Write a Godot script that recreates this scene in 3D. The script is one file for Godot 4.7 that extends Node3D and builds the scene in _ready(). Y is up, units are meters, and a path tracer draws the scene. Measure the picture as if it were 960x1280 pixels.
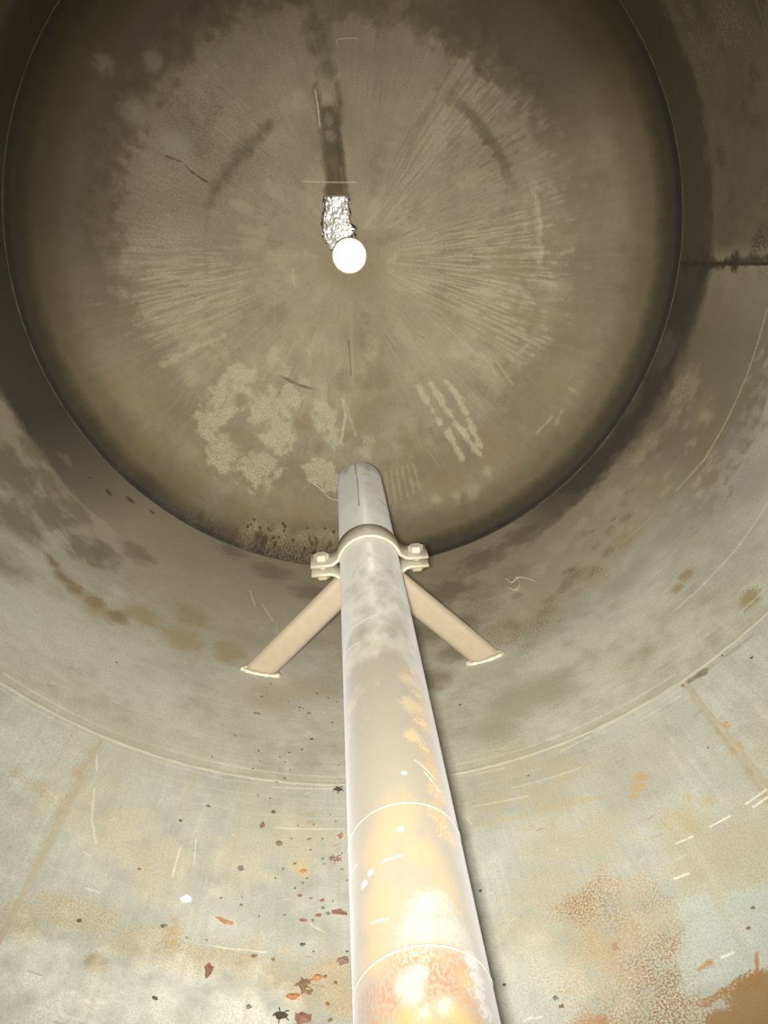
extends Node3D
# The inside of an upright steel tank, looking down from its top: dished bottom with a drain, welded shell, dip pipe held by a clamp.

const R := 0.6                       # inside radius of the shell
const CUT_A := deg_to_rad(88.5)      # lengthwise seams of the lower course
const CUT_B := deg_to_rad(-91.5)
const SEAM_C := deg_to_rad(-29.0)    # lengthwise seams of the upper course
const SEAM_D := deg_to_rad(38.2)
const RING := 0.682                  # height of the girth weld
const TOP := 1.12                    # top of the upper course
const LID := 1.95
const HOLE := 0.0335

var stains: Array[Dictionary] = []
var skins: Array = []
var rng := RandomNumberGenerator.new()


# ---------------------------------------------------------------- a painted sheet of metal
class Sheet:
	var w: int
	var h: int
	var s0: float
	var s1: float
	var y0: float
	var y1: float
	var on: String
	var tone: Array
	var buf := PackedByteArray()
	var rough := PackedByteArray()
	var n0 := PackedByteArray()
	var n1 := PackedByteArray()
	var n2 := PackedByteArray()
	var n3 := PackedByteArray()
	var list: Array[Dictionary] = []
	var seed_at := 1
	var streaks := "along"
	var gloss := 118
	var done: StandardMaterial3D
	var made := []

	static func noise(s: int, f: float, oct: int, kind := FastNoiseLite.TYPE_SIMPLEX_SMOOTH) -> FastNoiseLite:
		var n := FastNoiseLite.new()
		n.seed = s
		n.noise_type = kind
		n.frequency = f
		n.fractal_octaves = oct
		n.fractal_gain = 0.55
		return n

	func bytes(n: FastNoiseLite, nw: int, nh: int) -> PackedByteArray:
		var im := n.get_image(nw, nh, false, false, true)
		im.convert(Image.FORMAT_L8)
		if nw != w or nh != h:
			im.resize(w, h, Image.INTERPOLATE_BILINEAR)
		return im.get_data()

	func make() -> void:
		var d := (s1 - s0) / w          # metres per texel
		n0 = bytes(noise(seed_at, d / 0.16, 4), w, h)
		n1 = bytes(noise(seed_at + 1, d / 0.035, 5), w, h)
		n2 = bytes(noise(seed_at + 2, maxf(d / 0.0024, 0.16) if d < 0.001 else 0.36, 3), w, h)
		if streaks == "radial":
			var polar := noise(seed_at + 3, 1.0 / 9.0, 4).get_image(2048, 48, false, false, true)
			polar.convert(Image.FORMAT_L8)
			var pd := polar.get_data()
			n3.resize(w * h)
			for y in h:
				var z := y1 - (y + 0.5) / h * (y1 - y0)
				for x in w:
					var xx := s0 + (x + 0.5) * d
					var a := int((atan2(xx, z) / TAU + 0.5) * 2047.0)
					var r := int(minf(sqrt(xx * xx + z * z) * 78.0, 47.0))
					n3[y * w + x] = pd[r * 2048 + a]
		elif streaks == "around":
			n3 = bytes(noise(seed_at + 3, d / 0.006, 4), maxi(w / 14, 8), h)
		else:
			n3 = bytes(noise(seed_at + 3, d / 0.006, 4), w, maxi(h / 14, 8))
		# ground tone: two colours mixed by the three noises
		var lut := PackedByteArray()
		lut.resize(256 * 3)
		for i in 256:
			var t := clampf((i / 255.0 - 0.5) * 1.5 + 0.5, 0.0, 1.0)
			var c: Color = tone[0].lerp(tone[1], t)
			lut[i * 3] = int(c.r * 255.0)
			lut[i * 3 + 1] = int(c.g * 255.0)
			lut[i * 3 + 2] = int(c.b * 255.0)
		buf.resize(w * h * 3)
		rough.resize(w * h)
		var k := 0
		for i in w * h:
			var v := (n0[i] * 90 + n1[i] * 90 + n2[i] * 34 + n3[i] * 42) >> 8
			var l := v * 3
			buf[k] = lut[l]
			buf[k + 1] = lut[l + 1]
			buf[k + 2] = lut[l + 2]
			k += 3
			rough[i] = gloss + ((n1[i] + n2[i]) >> 3)
		for q in list:
			if q.on == on:
				if q.has("line"):
					stroke(q)
				elif q.has("band"):
					band(q)
				else:
					blot(q)
		var relief := PackedByteArray()
		relief.resize(w * h)
		for i in w * h:
			relief[i] = (n1[i] * 3 + n2[i]) >> 2
		var im := Image.create_from_data(w, h, false, Image.FORMAT_RGB8, buf)
		var hi := Image.create_from_data(w, h, false, Image.FORMAT_L8, relief)
		var ro := Image.create_from_data(w, h, false, Image.FORMAT_L8, rough)
		made = [im, ro, hi]

	func dress() -> void:
		done.albedo_texture = ImageTexture.create_from_image(made[0])
		done.roughness_texture = ImageTexture.create_from_image(made[1])
		done.heightmap_enabled = true
		done.heightmap_texture = ImageTexture.create_from_image(made[2])
		done.heightmap_scale = 0.05

	func near(s: float) -> float:
		if on == "wall":
			var mid := (s0 + s1) / 2.0
			while s < mid - PI * 0.6:
				s += TAU * 0.6
			while s > mid + PI * 0.6:
				s -= TAU * 0.6
		return s

	func put(i: int, c: Color, a: float) -> void:
		var k := i * 3
		var b := buf[k]
		buf[k] = b + int((c.r * 255.0 - b) * a)
		b = buf[k + 1]
		buf[k + 1] = b + int((c.g * 255.0 - b) * a)
		b = buf[k + 2]
		buf[k + 2] = b + int((c.b * 255.0 - b) * a)

	# a ragged patch: the union of round spots (s, y, radius)
	func blot(q: Dictionary) -> void:
		var d := (s1 - s0) / w
		var dy := (y1 - y0) / h
		var pts := PackedVector3Array()
		var lo := Vector2(1e9, 1e9)
		var hi := Vector2(-1e9, -1e9)
		var sq: float = q.get("squash", 1.0)
		for p in q.spots:
			var a := Vector3(near(p.x), p.y, p.z)
			var g = p.z * (1.0 + q.rag * 0.6)
			pts.append(a)
			lo = lo.min(Vector2(a.x - g, a.y - g * sq))
			hi = hi.max(Vector2(a.x + g, a.y + g * sq))
		var xa := clampi(int((lo.x - s0) / d), 0, w)
		var xb := clampi(int((hi.x - s0) / d) + 1, 0, w)
		var ya := clampi(int((y1 - hi.y) / dy), 0, h)
		var yb := clampi(int((y1 - lo.y) / dy) + 1, 0, h)
		var c: Color = q.color
		var soft: float = q.soft
		var rag: float = q.rag / 255.0
		var least := 1.0
		for p in pts:
			least = minf(least, p.z)
		var fine := rag * clampf(0.012 / least, 0.4, 1.1)
		var grain: float = q.grain
		var wet: float = q.get("rough", -1.0)
		var strength: float = q.k
		var streaky: bool = q.get("streaky", false)
		for y in range(ya, yb):
			var yy := y1 - (y + 0.5) * dy
			# the spots that this row can meet
			var row := PackedVector3Array()
			for p in pts:
				var ey := absf(yy - p.y) / sq
				if ey < p.z * (1.0 + q.rag * 0.6):
					row.append(Vector3(p.x, ey * ey, 1.0 / p.z))
			if row.is_empty():
				continue
			for x in range(xa, xb):
				var xx := s0 + (x + 0.5) * d
				var f := -9.0
				for p in row:
					var e := 1.0 - sqrt((xx - p.x) * (xx - p.x) + p.y) * p.z
					if e > f:
						f = e
				if f < -0.9:
					continue
				var i := y * w + x
				f += (n1[i] - 128) * rag + (n2[i] - 128) * fine
				if f <= 0.0:
					continue
				var a := minf(f / soft, 1.0) * strength
				if grain > 0.0:
					var src := n3[i] if streaky else n2[i]
					a *= clampf((src - 144 + n1[i] * 0.12) * 0.026 + 1.0 - grain * 0.85, 0.0, 1.0)
				put(i, c, a)
				if wet >= 0.0:
					rough[i] = int(lerpf(rough[i], wet * 255.0, a))

	# a level stripe between two heights, or between two radii on the dished bottom
	func band(q: Dictionary) -> void:
		var d := (s1 - s0) / w
		var dy := (y1 - y0) / h
		var b: Vector2 = q.band
		var c: Color = q.color
		var soft: float = q.soft
		var rag: float = q.rag * soft / 128.0
		var span: Vector2 = q.get("span", Vector2(-99, 99))
		var mid := (span.x + span.y) / 2.0
		var half := (span.y - span.x) / 2.0
		var ring := on == "floor"
		var turn := TAU if ring else TAU * 0.6
		var fade: float = q.get("fade", 0.15)
		var strength: float = q.k
		var grain: float = q.grain
		var streaky: bool = q.get("streaky", false)
		var part := half < 50.0
		var wet: float = q.get("rough", -1.0)
		var far_in := pow(maxf(b.x - soft * 2.0, 0.0), 2.0)
		var far_out := pow(b.y + soft * 2.0, 2.0)
		for y in h:
			var yy := y1 - (y + 0.5) * dy
			if not ring and (yy < b.x - soft * 2.0 or yy > b.y + soft * 2.0):
				continue
			for x in w:
				var i := y * w + x
				var xx := s0 + (x + 0.5) * d
				var t := yy
				var s := xx
				if ring:
					t = xx * xx + yy * yy
					if t < far_in or t > far_out:
						continue
					t = sqrt(t)
					if part:
						s = atan2(xx, yy)
				t += (n1[i] - 128) * rag + (n0[i] - 128) * rag * 0.5
				var a := minf(minf(t - b.x, b.y - t) / soft + 0.5, 1.0)
				if a <= 0.0:
					continue
				if part:
					a = minf(a, (half - absf(wrapf(s - mid, -turn / 2.0, turn / 2.0))) / fade)
				if a <= 0.0:
					continue
				a *= strength
				if grain > 0.0:
					var src := n3[i] if streaky else n2[i]
					a *= clampf((src - 144 + n1[i] * 0.12) * 0.026 + 1.0 - grain * 0.85, 0.0, 1.0)
				put(i, c, a)
				if wet >= 0.0:
					rough[i] = int(lerpf(rough[i], wet * 255.0, a))

	# a scratch or a run along a polyline
	func stroke(q: Dictionary) -> void:
		var d := (s1 - s0) / w
		var dy := (y1 - y0) / h
		var half: float = q.width / 2.0
		for j in q.line.size() - 1:
			var a := Vector2(near(q.line[j].x), q.line[j].y)
			var b := Vector2(near(q.line[j + 1].x), q.line[j + 1].y)
			var xa := clampi(int((minf(a.x, b.x) - half * 2.0 - s0) / d) - 1, 0, w)
			var xb := clampi(int((maxf(a.x, b.x) + half * 2.0 - s0) / d) + 2, 0, w)
			var ya := clampi(int((y1 - maxf(a.y, b.y) - half * 2.0) / dy) - 1, 0, h)
			var yb := clampi(int((y1 - minf(a.y, b.y) + half * 2.0) / dy) + 2, 0, h)
			var ab := b - a
			var len2 := maxf(ab.length_squared(), 1e-9)
			var reach := half + d * 0.6
			for y in range(ya, yb):
				var yy := y1 - (y + 0.5) * dy
				for x in range(xa, xb):
					var p := Vector2(s0 + (x + 0.5) * d, yy)
					var t := clampf((p - a).dot(ab) / len2, 0.0, 1.0)
					var i := y * w + x
					var e := (p - a - ab * t).length() - (n1[i] - 128) / 128.0 * half * float(q.rag)
					if e < reach:
						var f := clampf((reach - e) / maxf(half * float(q.soft), d * 0.8), 0.0, 1.0) * float(q.k)
						if q.grain > 0.0:
							f *= clampf((n2[i] - 128) * 0.012 + 1.0 - float(q.grain) * 0.6, 0.0, 1.0)
						put(i, q.color, f)


func c255(r: int, g: int, b: int) -> Color:
	return Color(r / 255.0, g / 255.0, b / 255.0)


func blot(on: String, spots: Array, color: Color, k: float, rag := 0.6, grain := 0.0, soft := 0.6, more := {}) -> void:
	var q := {"on": on, "spots": spots, "color": color, "k": k, "rag": rag, "grain": grain, "soft": soft}
	q.merge(more, true)
	stains.append(q)


func band(on: String, lo: float, hi: float, color: Color, k: float, soft := 0.02, rag := 1.0, grain := 0.0, more := {}) -> void:
	var q := {"on": on, "band": Vector2(lo, hi), "color": color, "k": k, "rag": rag, "grain": grain, "soft": soft}
	q.merge(more, true)
	stains.append(q)


func line(on: String, pts: Array, width: float, color: Color, k: float, rag := 0.4, grain := 0.0, soft := 0.8) -> void:
	stains.append({"on": on, "line": pts, "width": width, "color": color, "k": k, "rag": rag, "grain": grain, "soft": soft})


func skin(on: String, w: int, h: int, s0: float, s1: float, y0: float, y1: float, tone: Array, streaks: String, metallic: float, dust: float) -> StandardMaterial3D:
	var k := Sheet.new()
	k.on = on
	k.w = w
	k.h = h
	k.s0 = s0
	k.s1 = s1
	k.y0 = y0
	k.y1 = y1
	k.tone = tone
	k.streaks = streaks
	k.seed_at = 11 + skins.size() * 10
	k.gloss = 72 if on == "pipe" else 118
	k.done = StandardMaterial3D.new()
	k.done.metallic = metallic
	k.done.rim_enabled = true
	k.done.rim = dust
	k.done.rim_tint = 0.3
	k.done.metallic_specular = 0.4
	k.done.texture_repeat = false
	skins.append(k)
	return k.done


# ---------------------------------------------------------------- mesh helpers
func put_quad(st: SurfaceTool, a: Vector3, b: Vector3, c: Vector3, d: Vector3) -> void:
	for v in [a, b, c, a, c, d]:
		st.add_vertex(v)


# a grid of points joined into a sheet; rows of equal length
func sheet(st: SurfaceTool, rows: Array, uvs := [], flip := false) -> void:
	for i in rows.size() - 1:
		for j in rows[i].size() - 1:
			var ids := [[i, j], [i, j + 1], [i + 1, j + 1], [i, j], [i + 1, j + 1], [i + 1, j]]
			if flip:
				ids.reverse()
			for q in ids:
				if uvs.size():
					st.set_uv(uvs[q[0]][q[1]])
				st.add_vertex(rows[q[0]][q[1]])


func obj(called: String, st: SurfaceTool, m: Material, parent: Node = self) -> MeshInstance3D:
	st.index()
	st.generate_normals()
	var o := MeshInstance3D.new()
	o.name = called
	o.mesh = st.commit()
	o.material_override = m
	numbered(o, called, parent)
	return o


func numbered(o: Node, called: String, parent: Node) -> void:
	var n := called
	var k := 0
	while parent.has_node(NodePath(n)):
		k += 1
		n = "%s_%03d" % [called, k]
	o.name = n
	parent.add_child(o, true)


func start(smooth := 0) -> SurfaceTool:
	var st := SurfaceTool.new()
	st.begin(Mesh.PRIMITIVE_TRIANGLES)
	st.set_smooth_group(smooth)
	return st


func thing(called: String, label: String, category: String, at := Vector3.ZERO, group := "", kind := "") -> Node3D:
	var o := Node3D.new()
	numbered(o, called, self)
	o.position = at
	meta(o, label, category, group, kind)
	return o


func meta(o: Node, label: String, category := "", group := "", kind := "") -> void:
	if label:
		o.set_meta("label", label)
	if category:
		o.set_meta("category", category)
	if group:
		o.set_meta("group", group)
	if kind:
		o.set_meta("kind", kind)


func around(phi: float, r: float, y: float) -> Vector3:
	return Vector3(sin(phi) * r, y, cos(phi) * r)


func plate(called: String, a0: float, a1: float, y0: float, y1: float, m: Material, parent: Node) -> MeshInstance3D:
	var n := maxi(int(absf(a1 - a0) / deg_to_rad(1.5)), 4)
	var inner := []
	var uvs := []
	var outer := []
	var last := 8
	for i in last + 1:
		var y := lerpf(y0, y1, i / float(last))
		var ra := []
		var ua := []
		var rb := []
		for j in n + 1:
			var t := j / float(n)
			ra.append(around(lerpf(a0, a1, t), R, y))
			ua.append(Vector2(t, 1.0 - i / float(last)))
			rb.append(around(lerpf(a0, a1, t), R + 0.006, y))
		inner.append(ra)
		uvs.append(ua)
		outer.append(rb)
	var st := start(0)
	sheet(st, inner, uvs, false)
	sheet(st, outer, uvs, true)
	st.set_smooth_group(-1)
	sheet(st, [inner[last], outer[last]], [uvs[last], uvs[last]], false)
	sheet(st, [outer[0], inner[0]], [uvs[0], uvs[0]], false)
	var l := [[], [], [], []]
	for i in last + 1:
		l[0].append(inner[i][0])
		l[1].append(outer[i][0])
		l[2].append(inner[i][n])
		l[3].append(outer[i][n])
	sheet(st, [l[0], l[1]], [], false)
	sheet(st, [l[3], l[2]], [], false)
	return obj(called, st, m, parent)


# a lumpy tube along points: weld beads, wires
func tube(st: SurfaceTool, pts: Array, r: float, lump := 0.0, sides := 6, closed := false) -> void:
	var rings := []
	var n := pts.size()
	var up := Vector3(0.31, 0.87, 0.39).normalized()
	for i in n:
		var a: Vector3 = pts[i - 1] if i > 0 else (pts[n - 2] if closed else pts[0])
		var b: Vector3 = pts[i + 1] if i < n - 1 else (pts[1] if closed else pts[n - 1])
		var t := (b - a).normalized()
		var u := up.cross(t).normalized()
		var v := t.cross(u)
		var k := r * (1.0 + lump * rng.randf_range(-1.0, 1.0))
		var ring := []
		for j in sides + 1:
			var g := TAU * j / sides
			ring.append(pts[i] + (u * cos(g) + v * sin(g)) * k)
		rings.append(ring)
	if closed:
		rings[n - 1] = rings[0]
	sheet(st, rings, [], true)
	if not closed:
		for e in [0, n - 1]:
			var ring: Array = rings[e]
			for j in sides:
				var tri := [pts[e], ring[j], ring[j + 1]]
				if e == 0:
					tri.reverse()
				for v in tri:
					st.add_vertex(v)


func metal(c: Color, rough: float, metallic: float, grain := 0.0) -> StandardMaterial3D:
	var m := StandardMaterial3D.new()
	m.albedo_color = c
	m.roughness = rough
	m.metallic = metallic
	if grain > 0.0:
		var n := NoiseTexture2D.new()
		n.width = 256
		n.height = 256
		n.seamless = true
		n.noise = Sheet.noise(77, 0.03, 4)
		var ramp := Gradient.new()
		ramp.set_color(0, Color(1.0 - grain, 1.0 - grain, 1.0 - grain))
		ramp.set_color(1, Color.WHITE)
		n.color_ramp = ramp
		m.albedo_texture = n
		m.uv1_triplanar = true
		m.uv1_scale = Vector3(6, 6, 6)
	return m


func dish(r: float) -> float:
	return 0.9375 - sqrt(1.44 - r * r) if r < 0.53333 else -0.03 - sqrt(maxf(0.0, 0.0144 - (r - 0.48) * (r - 0.48)))


func pipe_at(y: float) -> Vector3:
	return Vector3(0.02291 + 0.01718 * (y - 0.7), y, 0.42129 + 0.01857 * (y - 0.7))


# ---------------------------------------------------------------- the scene
func _ready() -> void:
	rng.seed = 5
	camera_and_light()
	paint()
	shell()
	bottom()
	lid()
	dip_pipe()
	support()
	puddle()
	debris()
	wires()
	finish_skins()


func camera_and_light() -> void:
	var cam := Camera3D.new()
	cam.name = "camera"
	cam.fov = 67.33
	cam.near = 0.01
	cam.transform = Transform3D(Basis(Vector3(0.99883, 0.04845, 0.0), Vector3(0.01492, -0.30754, -0.95142), Vector3(-0.0461, 0.9503, -0.3079)), Vector3(-0.01, 1.447, 0.015))
	add_child(cam)
	var e := Environment.new()
	e.background_mode = Environment.BG_COLOR
	e.background_color = Color(1.0, 1.0, 0.99)
	e.background_energy_multiplier = 3.0
	e.tonemap_mode = Environment.TONE_MAPPER_LINEAR
	e.tonemap_exposure = 1.07
	e.sdfgi_enabled = true
	e.ssao_enabled = true
	e.ssil_enabled = true
	var we := WorldEnvironment.new()
	we.name = "daylight"
	we.environment = e
	add_child(we)
	# the photographer's flash: two small lamps side by side, just left of the lens
	for k in 2:
		var s := SpotLight3D.new()
		s.name = "camera_flash"
		s.light_energy = [1.1, 0.9][k]
		s.light_color = Color(1.0, 0.99, 0.975)
		s.spot_angle = 47.0
		s.spot_angle_attenuation = 1.0
		s.spot_range = 6.0
		s.light_size = 0.01
		s.shadow_enabled = true
		add_child(s, true)
		s.position = cam.position + cam.transform.basis * Vector3([-0.006, -0.024][k], 0.0, 0.002)
		var aim := cam.transform.basis * Vector3(0.02, -0.045, -1.0).normalized()
		s.look_at(s.position + aim, Vector3(0, 0, -1))


func finish_skins() -> void:
	var ids := []
	for k in skins:
		k.list = stains
		ids.append(WorkerThreadPool.add_task(k.make, true))
	for i in ids:
		WorkerThreadPool.wait_for_task_completion(i)
	for k in skins:
		k.dress()


func shell() -> void:
	var wall := thing("wall_around", "grey stained steel shell of the tank with welded plates", "", Vector3.ZERO, "", "structure")
	var g := [c255(150, 146, 126), c255(194, 191, 174)]
	var hi := [c255(154, 152, 136), c255(194, 195, 182)]
	plate("shell_plate", CUT_B, CUT_A, 0.0, RING, skin("wall", 1700, 620, CUT_B * R, CUT_A * R, 0.0, RING, g, "around", 0.08, 0.16), wall)
	plate("shell_plate", CUT_A, CUT_B + TAU, 0.0, RING, skin("wall", 1000, 360, CUT_A * R, (CUT_B + TAU) * R, 0.0, RING, g, "around", 0.08, 0.16), wall)
	plate("shell_plate", SEAM_C, SEAM_D, RING, TOP, skin("wall", 1150, 700, SEAM_C * R, SEAM_D * R, RING, TOP, hi, "along", 0.08, 0.16), wall)
	plate("shell_plate", SEAM_D, SEAM_D + 1.7, RING, TOP, skin("wall", 900, 400, SEAM_D * R, (SEAM_D + 1.7) * R, RING, TOP, hi, "along", 0.08, 0.16), wall)
	plate("shell_plate", SEAM_C - 1.7, SEAM_C, RING, TOP, skin("wall", 900, 400, (SEAM_C - 1.7) * R, SEAM_C * R, RING, TOP, hi, "along", 0.08, 0.16), wall)
	var dull := metal(c255(165, 162, 142), 0.6, 0.25, 0.3)
	plate("shell_plate", SEAM_D + 1.7, SEAM_C - 1.7 + TAU, RING, TOP, dull, wall)
	plate("shell_plate", 0.0, PI, TOP, LID, dull, wall)
	plate("shell_plate", PI, TAU, TOP, LID, dull, wall)
	# weld beads, ground nearly flush
	var bead := metal(c255(192, 187, 162), 0.55, 0.08, 0.15)
	for y in [RING, TOP]:
		var st := start(0)
		var pts := []
		for i in 361:
			pts.append(around(deg_to_rad(i), R + 0.0095, y + 0.0004 * sin(i * 1.7)))
		tube(st, pts, 0.010, 0.008, 40, true)
		obj("girth_weld", st, bead, wall)
	var seam := metal(c255(180, 171, 144), 0.6, 0.05, 0.15)
	var dirty := metal(c255(92, 82, 58), 0.7, 0.1, 0.4)
	for q in [[CUT_A, 0.0, RING], [CUT_B, 0.0, RING], [SEAM_C, RING, TOP], [SEAM_D, RING, TOP], [SEAM_D + 1.7, RING, TOP]]:
		var st := start(0)
		var pts := []
		for i in 61:
			pts.append(around(q[0], R + 0.0117, lerpf(q[1], q[2], i / 60.0)))
		tube(st, pts, 0.012, 0.006, 48)
		obj("seam_weld", st, dirty if q[1] == 0.0 else seam, wall)


func bottom() -> void:
	var floor_node := thing("floor", "dished steel bottom of the tank with radial streaks around its drain", "", Vector3.ZERO, "", "structure")
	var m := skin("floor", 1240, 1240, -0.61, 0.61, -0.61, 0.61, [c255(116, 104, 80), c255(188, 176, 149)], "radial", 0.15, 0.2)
	var rs := []
	for i in 40:
		rs.append(lerpf(HOLE, 0.53, i / 39.0))
	for i in range(1, 13):
		var a := i / 12.0 * (PI / 2.0 - 0.46) + 0.46
		rs.append(0.48 + 0.12 * sin(a))
	var rows := []
	var uvs := []
	var under := []
	for r in rs:
		var a := []
		var u := []
		var b := []
		for j in 241:
			var p := around(TAU * j / 240.0, r, dish(r))
			a.append(p)
			u.append(Vector2((p.x + 0.61) / 1.22, 1.0 - (p.z + 0.61) / 1.22))
			b.append(around(TAU * j / 240.0, r + (0.006 if r > 0.5 else 0.0), dish(r) - 0.006))
		rows.append(a)
		uvs.append(u)
		under.append(b)
	var flange := []
	var fu := []
	for j in 241:
		var p := around(TAU * j / 240.0, R, 0.0)
		flange.append(p)
		fu.append(Vector2((p.x * 1.008 + 0.61) / 1.22, 1.0 - (p.z * 1.008 + 0.61) / 1.22))
	rows.append(flange)
	uvs.append(fu)
	var fo := []
	for j in 241:
		fo.append(around(TAU * j / 240.0, R + 0.006, 0.0))
	under.append(fo)
	var st := start(0)
	sheet(st, rows, uvs, false)
	sheet(st, under, uvs, true)
	obj("dished_plate", st, m, floor_node)
	# the joint between shell and bottom: a ground bead with a dirty groove under it
	st = start(0)
	var pts := []
	for i in 361:
		pts.append(around(deg_to_rad(i), R + 0.0026, 0.001))
	tube(st, pts, 0.0036, 0.12, 6, true)
	obj("rim_weld", st, metal(c255(150, 142, 116), 0.6, 0.2, 0.4), floor_node)
	# the daylight that comes up through the drain
	var sun := AreaLight3D.new()
	sun.name = "drain_daylight"
	sun.area_size = Vector2(0.045, 0.045)
	sun.light_energy = 0.06
	sun.light_color = Color(1.0, 1.0, 0.98)
	sun.shadow_enabled = true
	add_child(sun)
	sun.position = Vector3(0, dish(HOLE) - 0.03, 0)
	sun.rotation.x = PI / 2.0
	# drain nozzle
	st = start(0)
	var y := dish(HOLE)
	var prof := [Vector2(HOLE + 0.004, y - 0.0005), Vector2(HOLE + 0.0025, y + 0.0012), Vector2(HOLE, y + 0.0004), Vector2(HOLE, y - 0.05), Vector2(HOLE + 0.004, y - 0.05), Vector2(HOLE + 0.004, y - 0.0005)]
	var nz := []
	for p in prof:
		var a := []
		for j in 49:
			a.append(around(TAU * j / 48.0, p.x, p.y))
		nz.append(a)
	sheet(st, nz, [], true)
	obj("drain_nozzle", st, metal(c255(190, 182, 150), 0.4, 0.4), floor_node)


func lid() -> void:
	var c := thing("ceiling", "closed steel top of the tank", "", Vector3.ZERO, "", "structure")
	var rows := []
	for p in [Vector2(0.001, LID + 0.1), Vector2(0.3, LID + 0.08), Vector2(R, LID), Vector2(R + 0.006, LID), Vector2(0.3, LID + 0.09), Vector2(0.001, LID + 0.11)]:
		var a := []
		for j in 97:
			a.append(around(TAU * j / 96.0, p.x, p.y))
		rows.append(a)
	var st := start(0)
	sheet(st, rows, [], false)
	obj("top_plate", st, metal(c255(160, 156, 136), 0.6, 0.25, 0.3), c)


func paint() -> void:
	var tan_ := c255(164, 140, 100)
	var brown := c255(112, 98, 72)
	var dark := c255(64, 58, 38)
	var grime := c255(88, 82, 58)
	var pale := c255(196, 190, 162)
	var steel := c255(192, 194, 178)
	var rust := c255(176, 116, 62)
	var scratch := c255(226, 222, 200)
	# --- lower course: brown grime that thins out upwards, darkest along the joint with the bottom
	band("wall", -0.1, 0.36, c255(164, 150, 122), 0.6, 0.18, 0.4)
	band("wall", -0.1, 0.18, c255(160, 146, 116), 0.5, 0.10, 0.4)
	band("wall", -0.1, 0.125, dark, 0.82, 0.03, 0.3, 0.0, {"span": Vector2(0.62, 1.82), "fade": 0.25})
	band("wall", -0.1, 0.19, c255(50, 46, 30), 0.9, 0.03, 0.3, 0.0, {"span": Vector2(-1.9, -0.42), "fade": 0.25})
	band("wall", 0.12, 0.75, c255(106, 98, 74), 0.85, 0.04, 0.6, 0.0, {"span": Vector2(0.93, 2.6), "fade": 0.03})
	band("wall", 0.14, 0.75, grime, 0.85, 0.04, 0.6, 0.0, {"span": Vector2(-2.6, -0.80), "fade": 0.3})
	band("wall", 0.13, 0.7, c255(142, 134, 106), 0.6, 0.06, 1.0, 0.7, {"span": Vector2(0.94, 2.4), "fade": 0.05})
	band("wall", 0.05, 0.40, c255(104, 94, 70), 0.6, 0.08, 0.9, 0.0, {"span": Vector2(0.52, 0.93), "fade": 0.12})
	# the dirty lengthwise seam on the right
	line("wall", [Vector2(0.923, 0.005), Vector2(0.927, 0.174), Vector2(0.934, 0.312)], 0.020, c255(54, 46, 28), 0.85, 0.7)
	blot("wall", [Vector3(0.922, 0.033, 0.03), Vector3(0.926, 0.102, 0.03), Vector3(0.929, 0.214, 0.02)], c255(50, 43, 26), 0.8, 1.2)
	blot("wall", [Vector3(0.909, 0.246, 0.03), Vector3(0.915, 0.303, 0.03), Vector3(0.870, 0.171, 0.03)], c255(134, 122, 96), 0.6, 0.9, 0.4)
	for i in 70:     # flaking grime on the far right and left
		var s := rng.randf_range(0.93, 1.6) if i % 3 else rng.randf_range(-1.5, -0.8)
		var z := rng.randf_range(0.01, 0.04)
		blot("wall", [Vector3(s, rng.randf_range(0.14, 0.45), z)], c255(156, 147, 116) if i % 2 else c255(70, 62, 42), 0.7, 1.4, 0.6)
	blot("wall", [Vector3(-0.614, 0.308, 0.07), Vector3(-0.556, 0.392, 0.06), Vector3(-0.536, 0.308, 0.06), Vector3(-0.453, 0.321, 0.05), Vector3(-0.522, 0.481, 0.05)], c255(104, 95, 72), 0.7, 0.9)
	band("wall", -0.1, 0.10, c255(50, 45, 30), 0.9, 0.05, 0.4, 0.0, {"span": Vector2(0.33, 0.97), "fade": 0.12})
	# tan and pale crusts running round the shell on the right
	blot("wall", [Vector3(0.246, 0.385, 0.05), Vector3(0.307, 0.359, 0.05), Vector3(0.387, 0.336, 0.05), Vector3(0.471, 0.324, 0.05), Vector3(0.577, 0.290, 0.05), Vector3(0.690, 0.269, 0.05)], c255(158, 142, 108), 0.7, 0.7, 0.0, 0.9)
	blot("wall", [Vector3(0.255, 0.457, 0.02), Vector3(0.359, 0.376, 0.02), Vector3(0.462, 0.343, 0.02), Vector3(0.394, 0.379, 0.025), Vector3(0.625, 0.392, 0.04), Vector3(0.649, 0.333, 0.03)], c255(146, 122, 82), 0.5, 1.1, 0.4)
	blot("wall", [Vector3(0.268, 0.286, 0.03), Vector3(0.327, 0.242, 0.025), Vector3(0.382, 0.209, 0.03), Vector3(0.433, 0.189, 0.02), Vector3(0.500, 0.187, 0.035), Vector3(0.588, 0.167, 0.03), Vector3(0.619, 0.171, 0.03), Vector3(0.716, 0.178, 0.05), Vector3(0.673, 0.188, 0.03)], c255(198, 188, 156), 0.85, 1.0, 0.6)
	blot("wall", [Vector3(0.417, 0.429, 0.035), Vector3(0.458, 0.420, 0.03), Vector3(0.523, 0.415, 0.04), Vector3(0.572, 0.442, 0.05), Vector3(0.667, 0.401, 0.05), Vector3(0.641, 0.487, 0.05)], c255(148, 143, 130), 0.55, 0.8)
	blot("wall", [Vector3(0.492, 0.519, 0.015), Vector3(0.470, 0.528, 0.012), Vector3(0.518, 0.644, 0.018)], c255(142, 122, 82), 0.8, 0.8)
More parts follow.
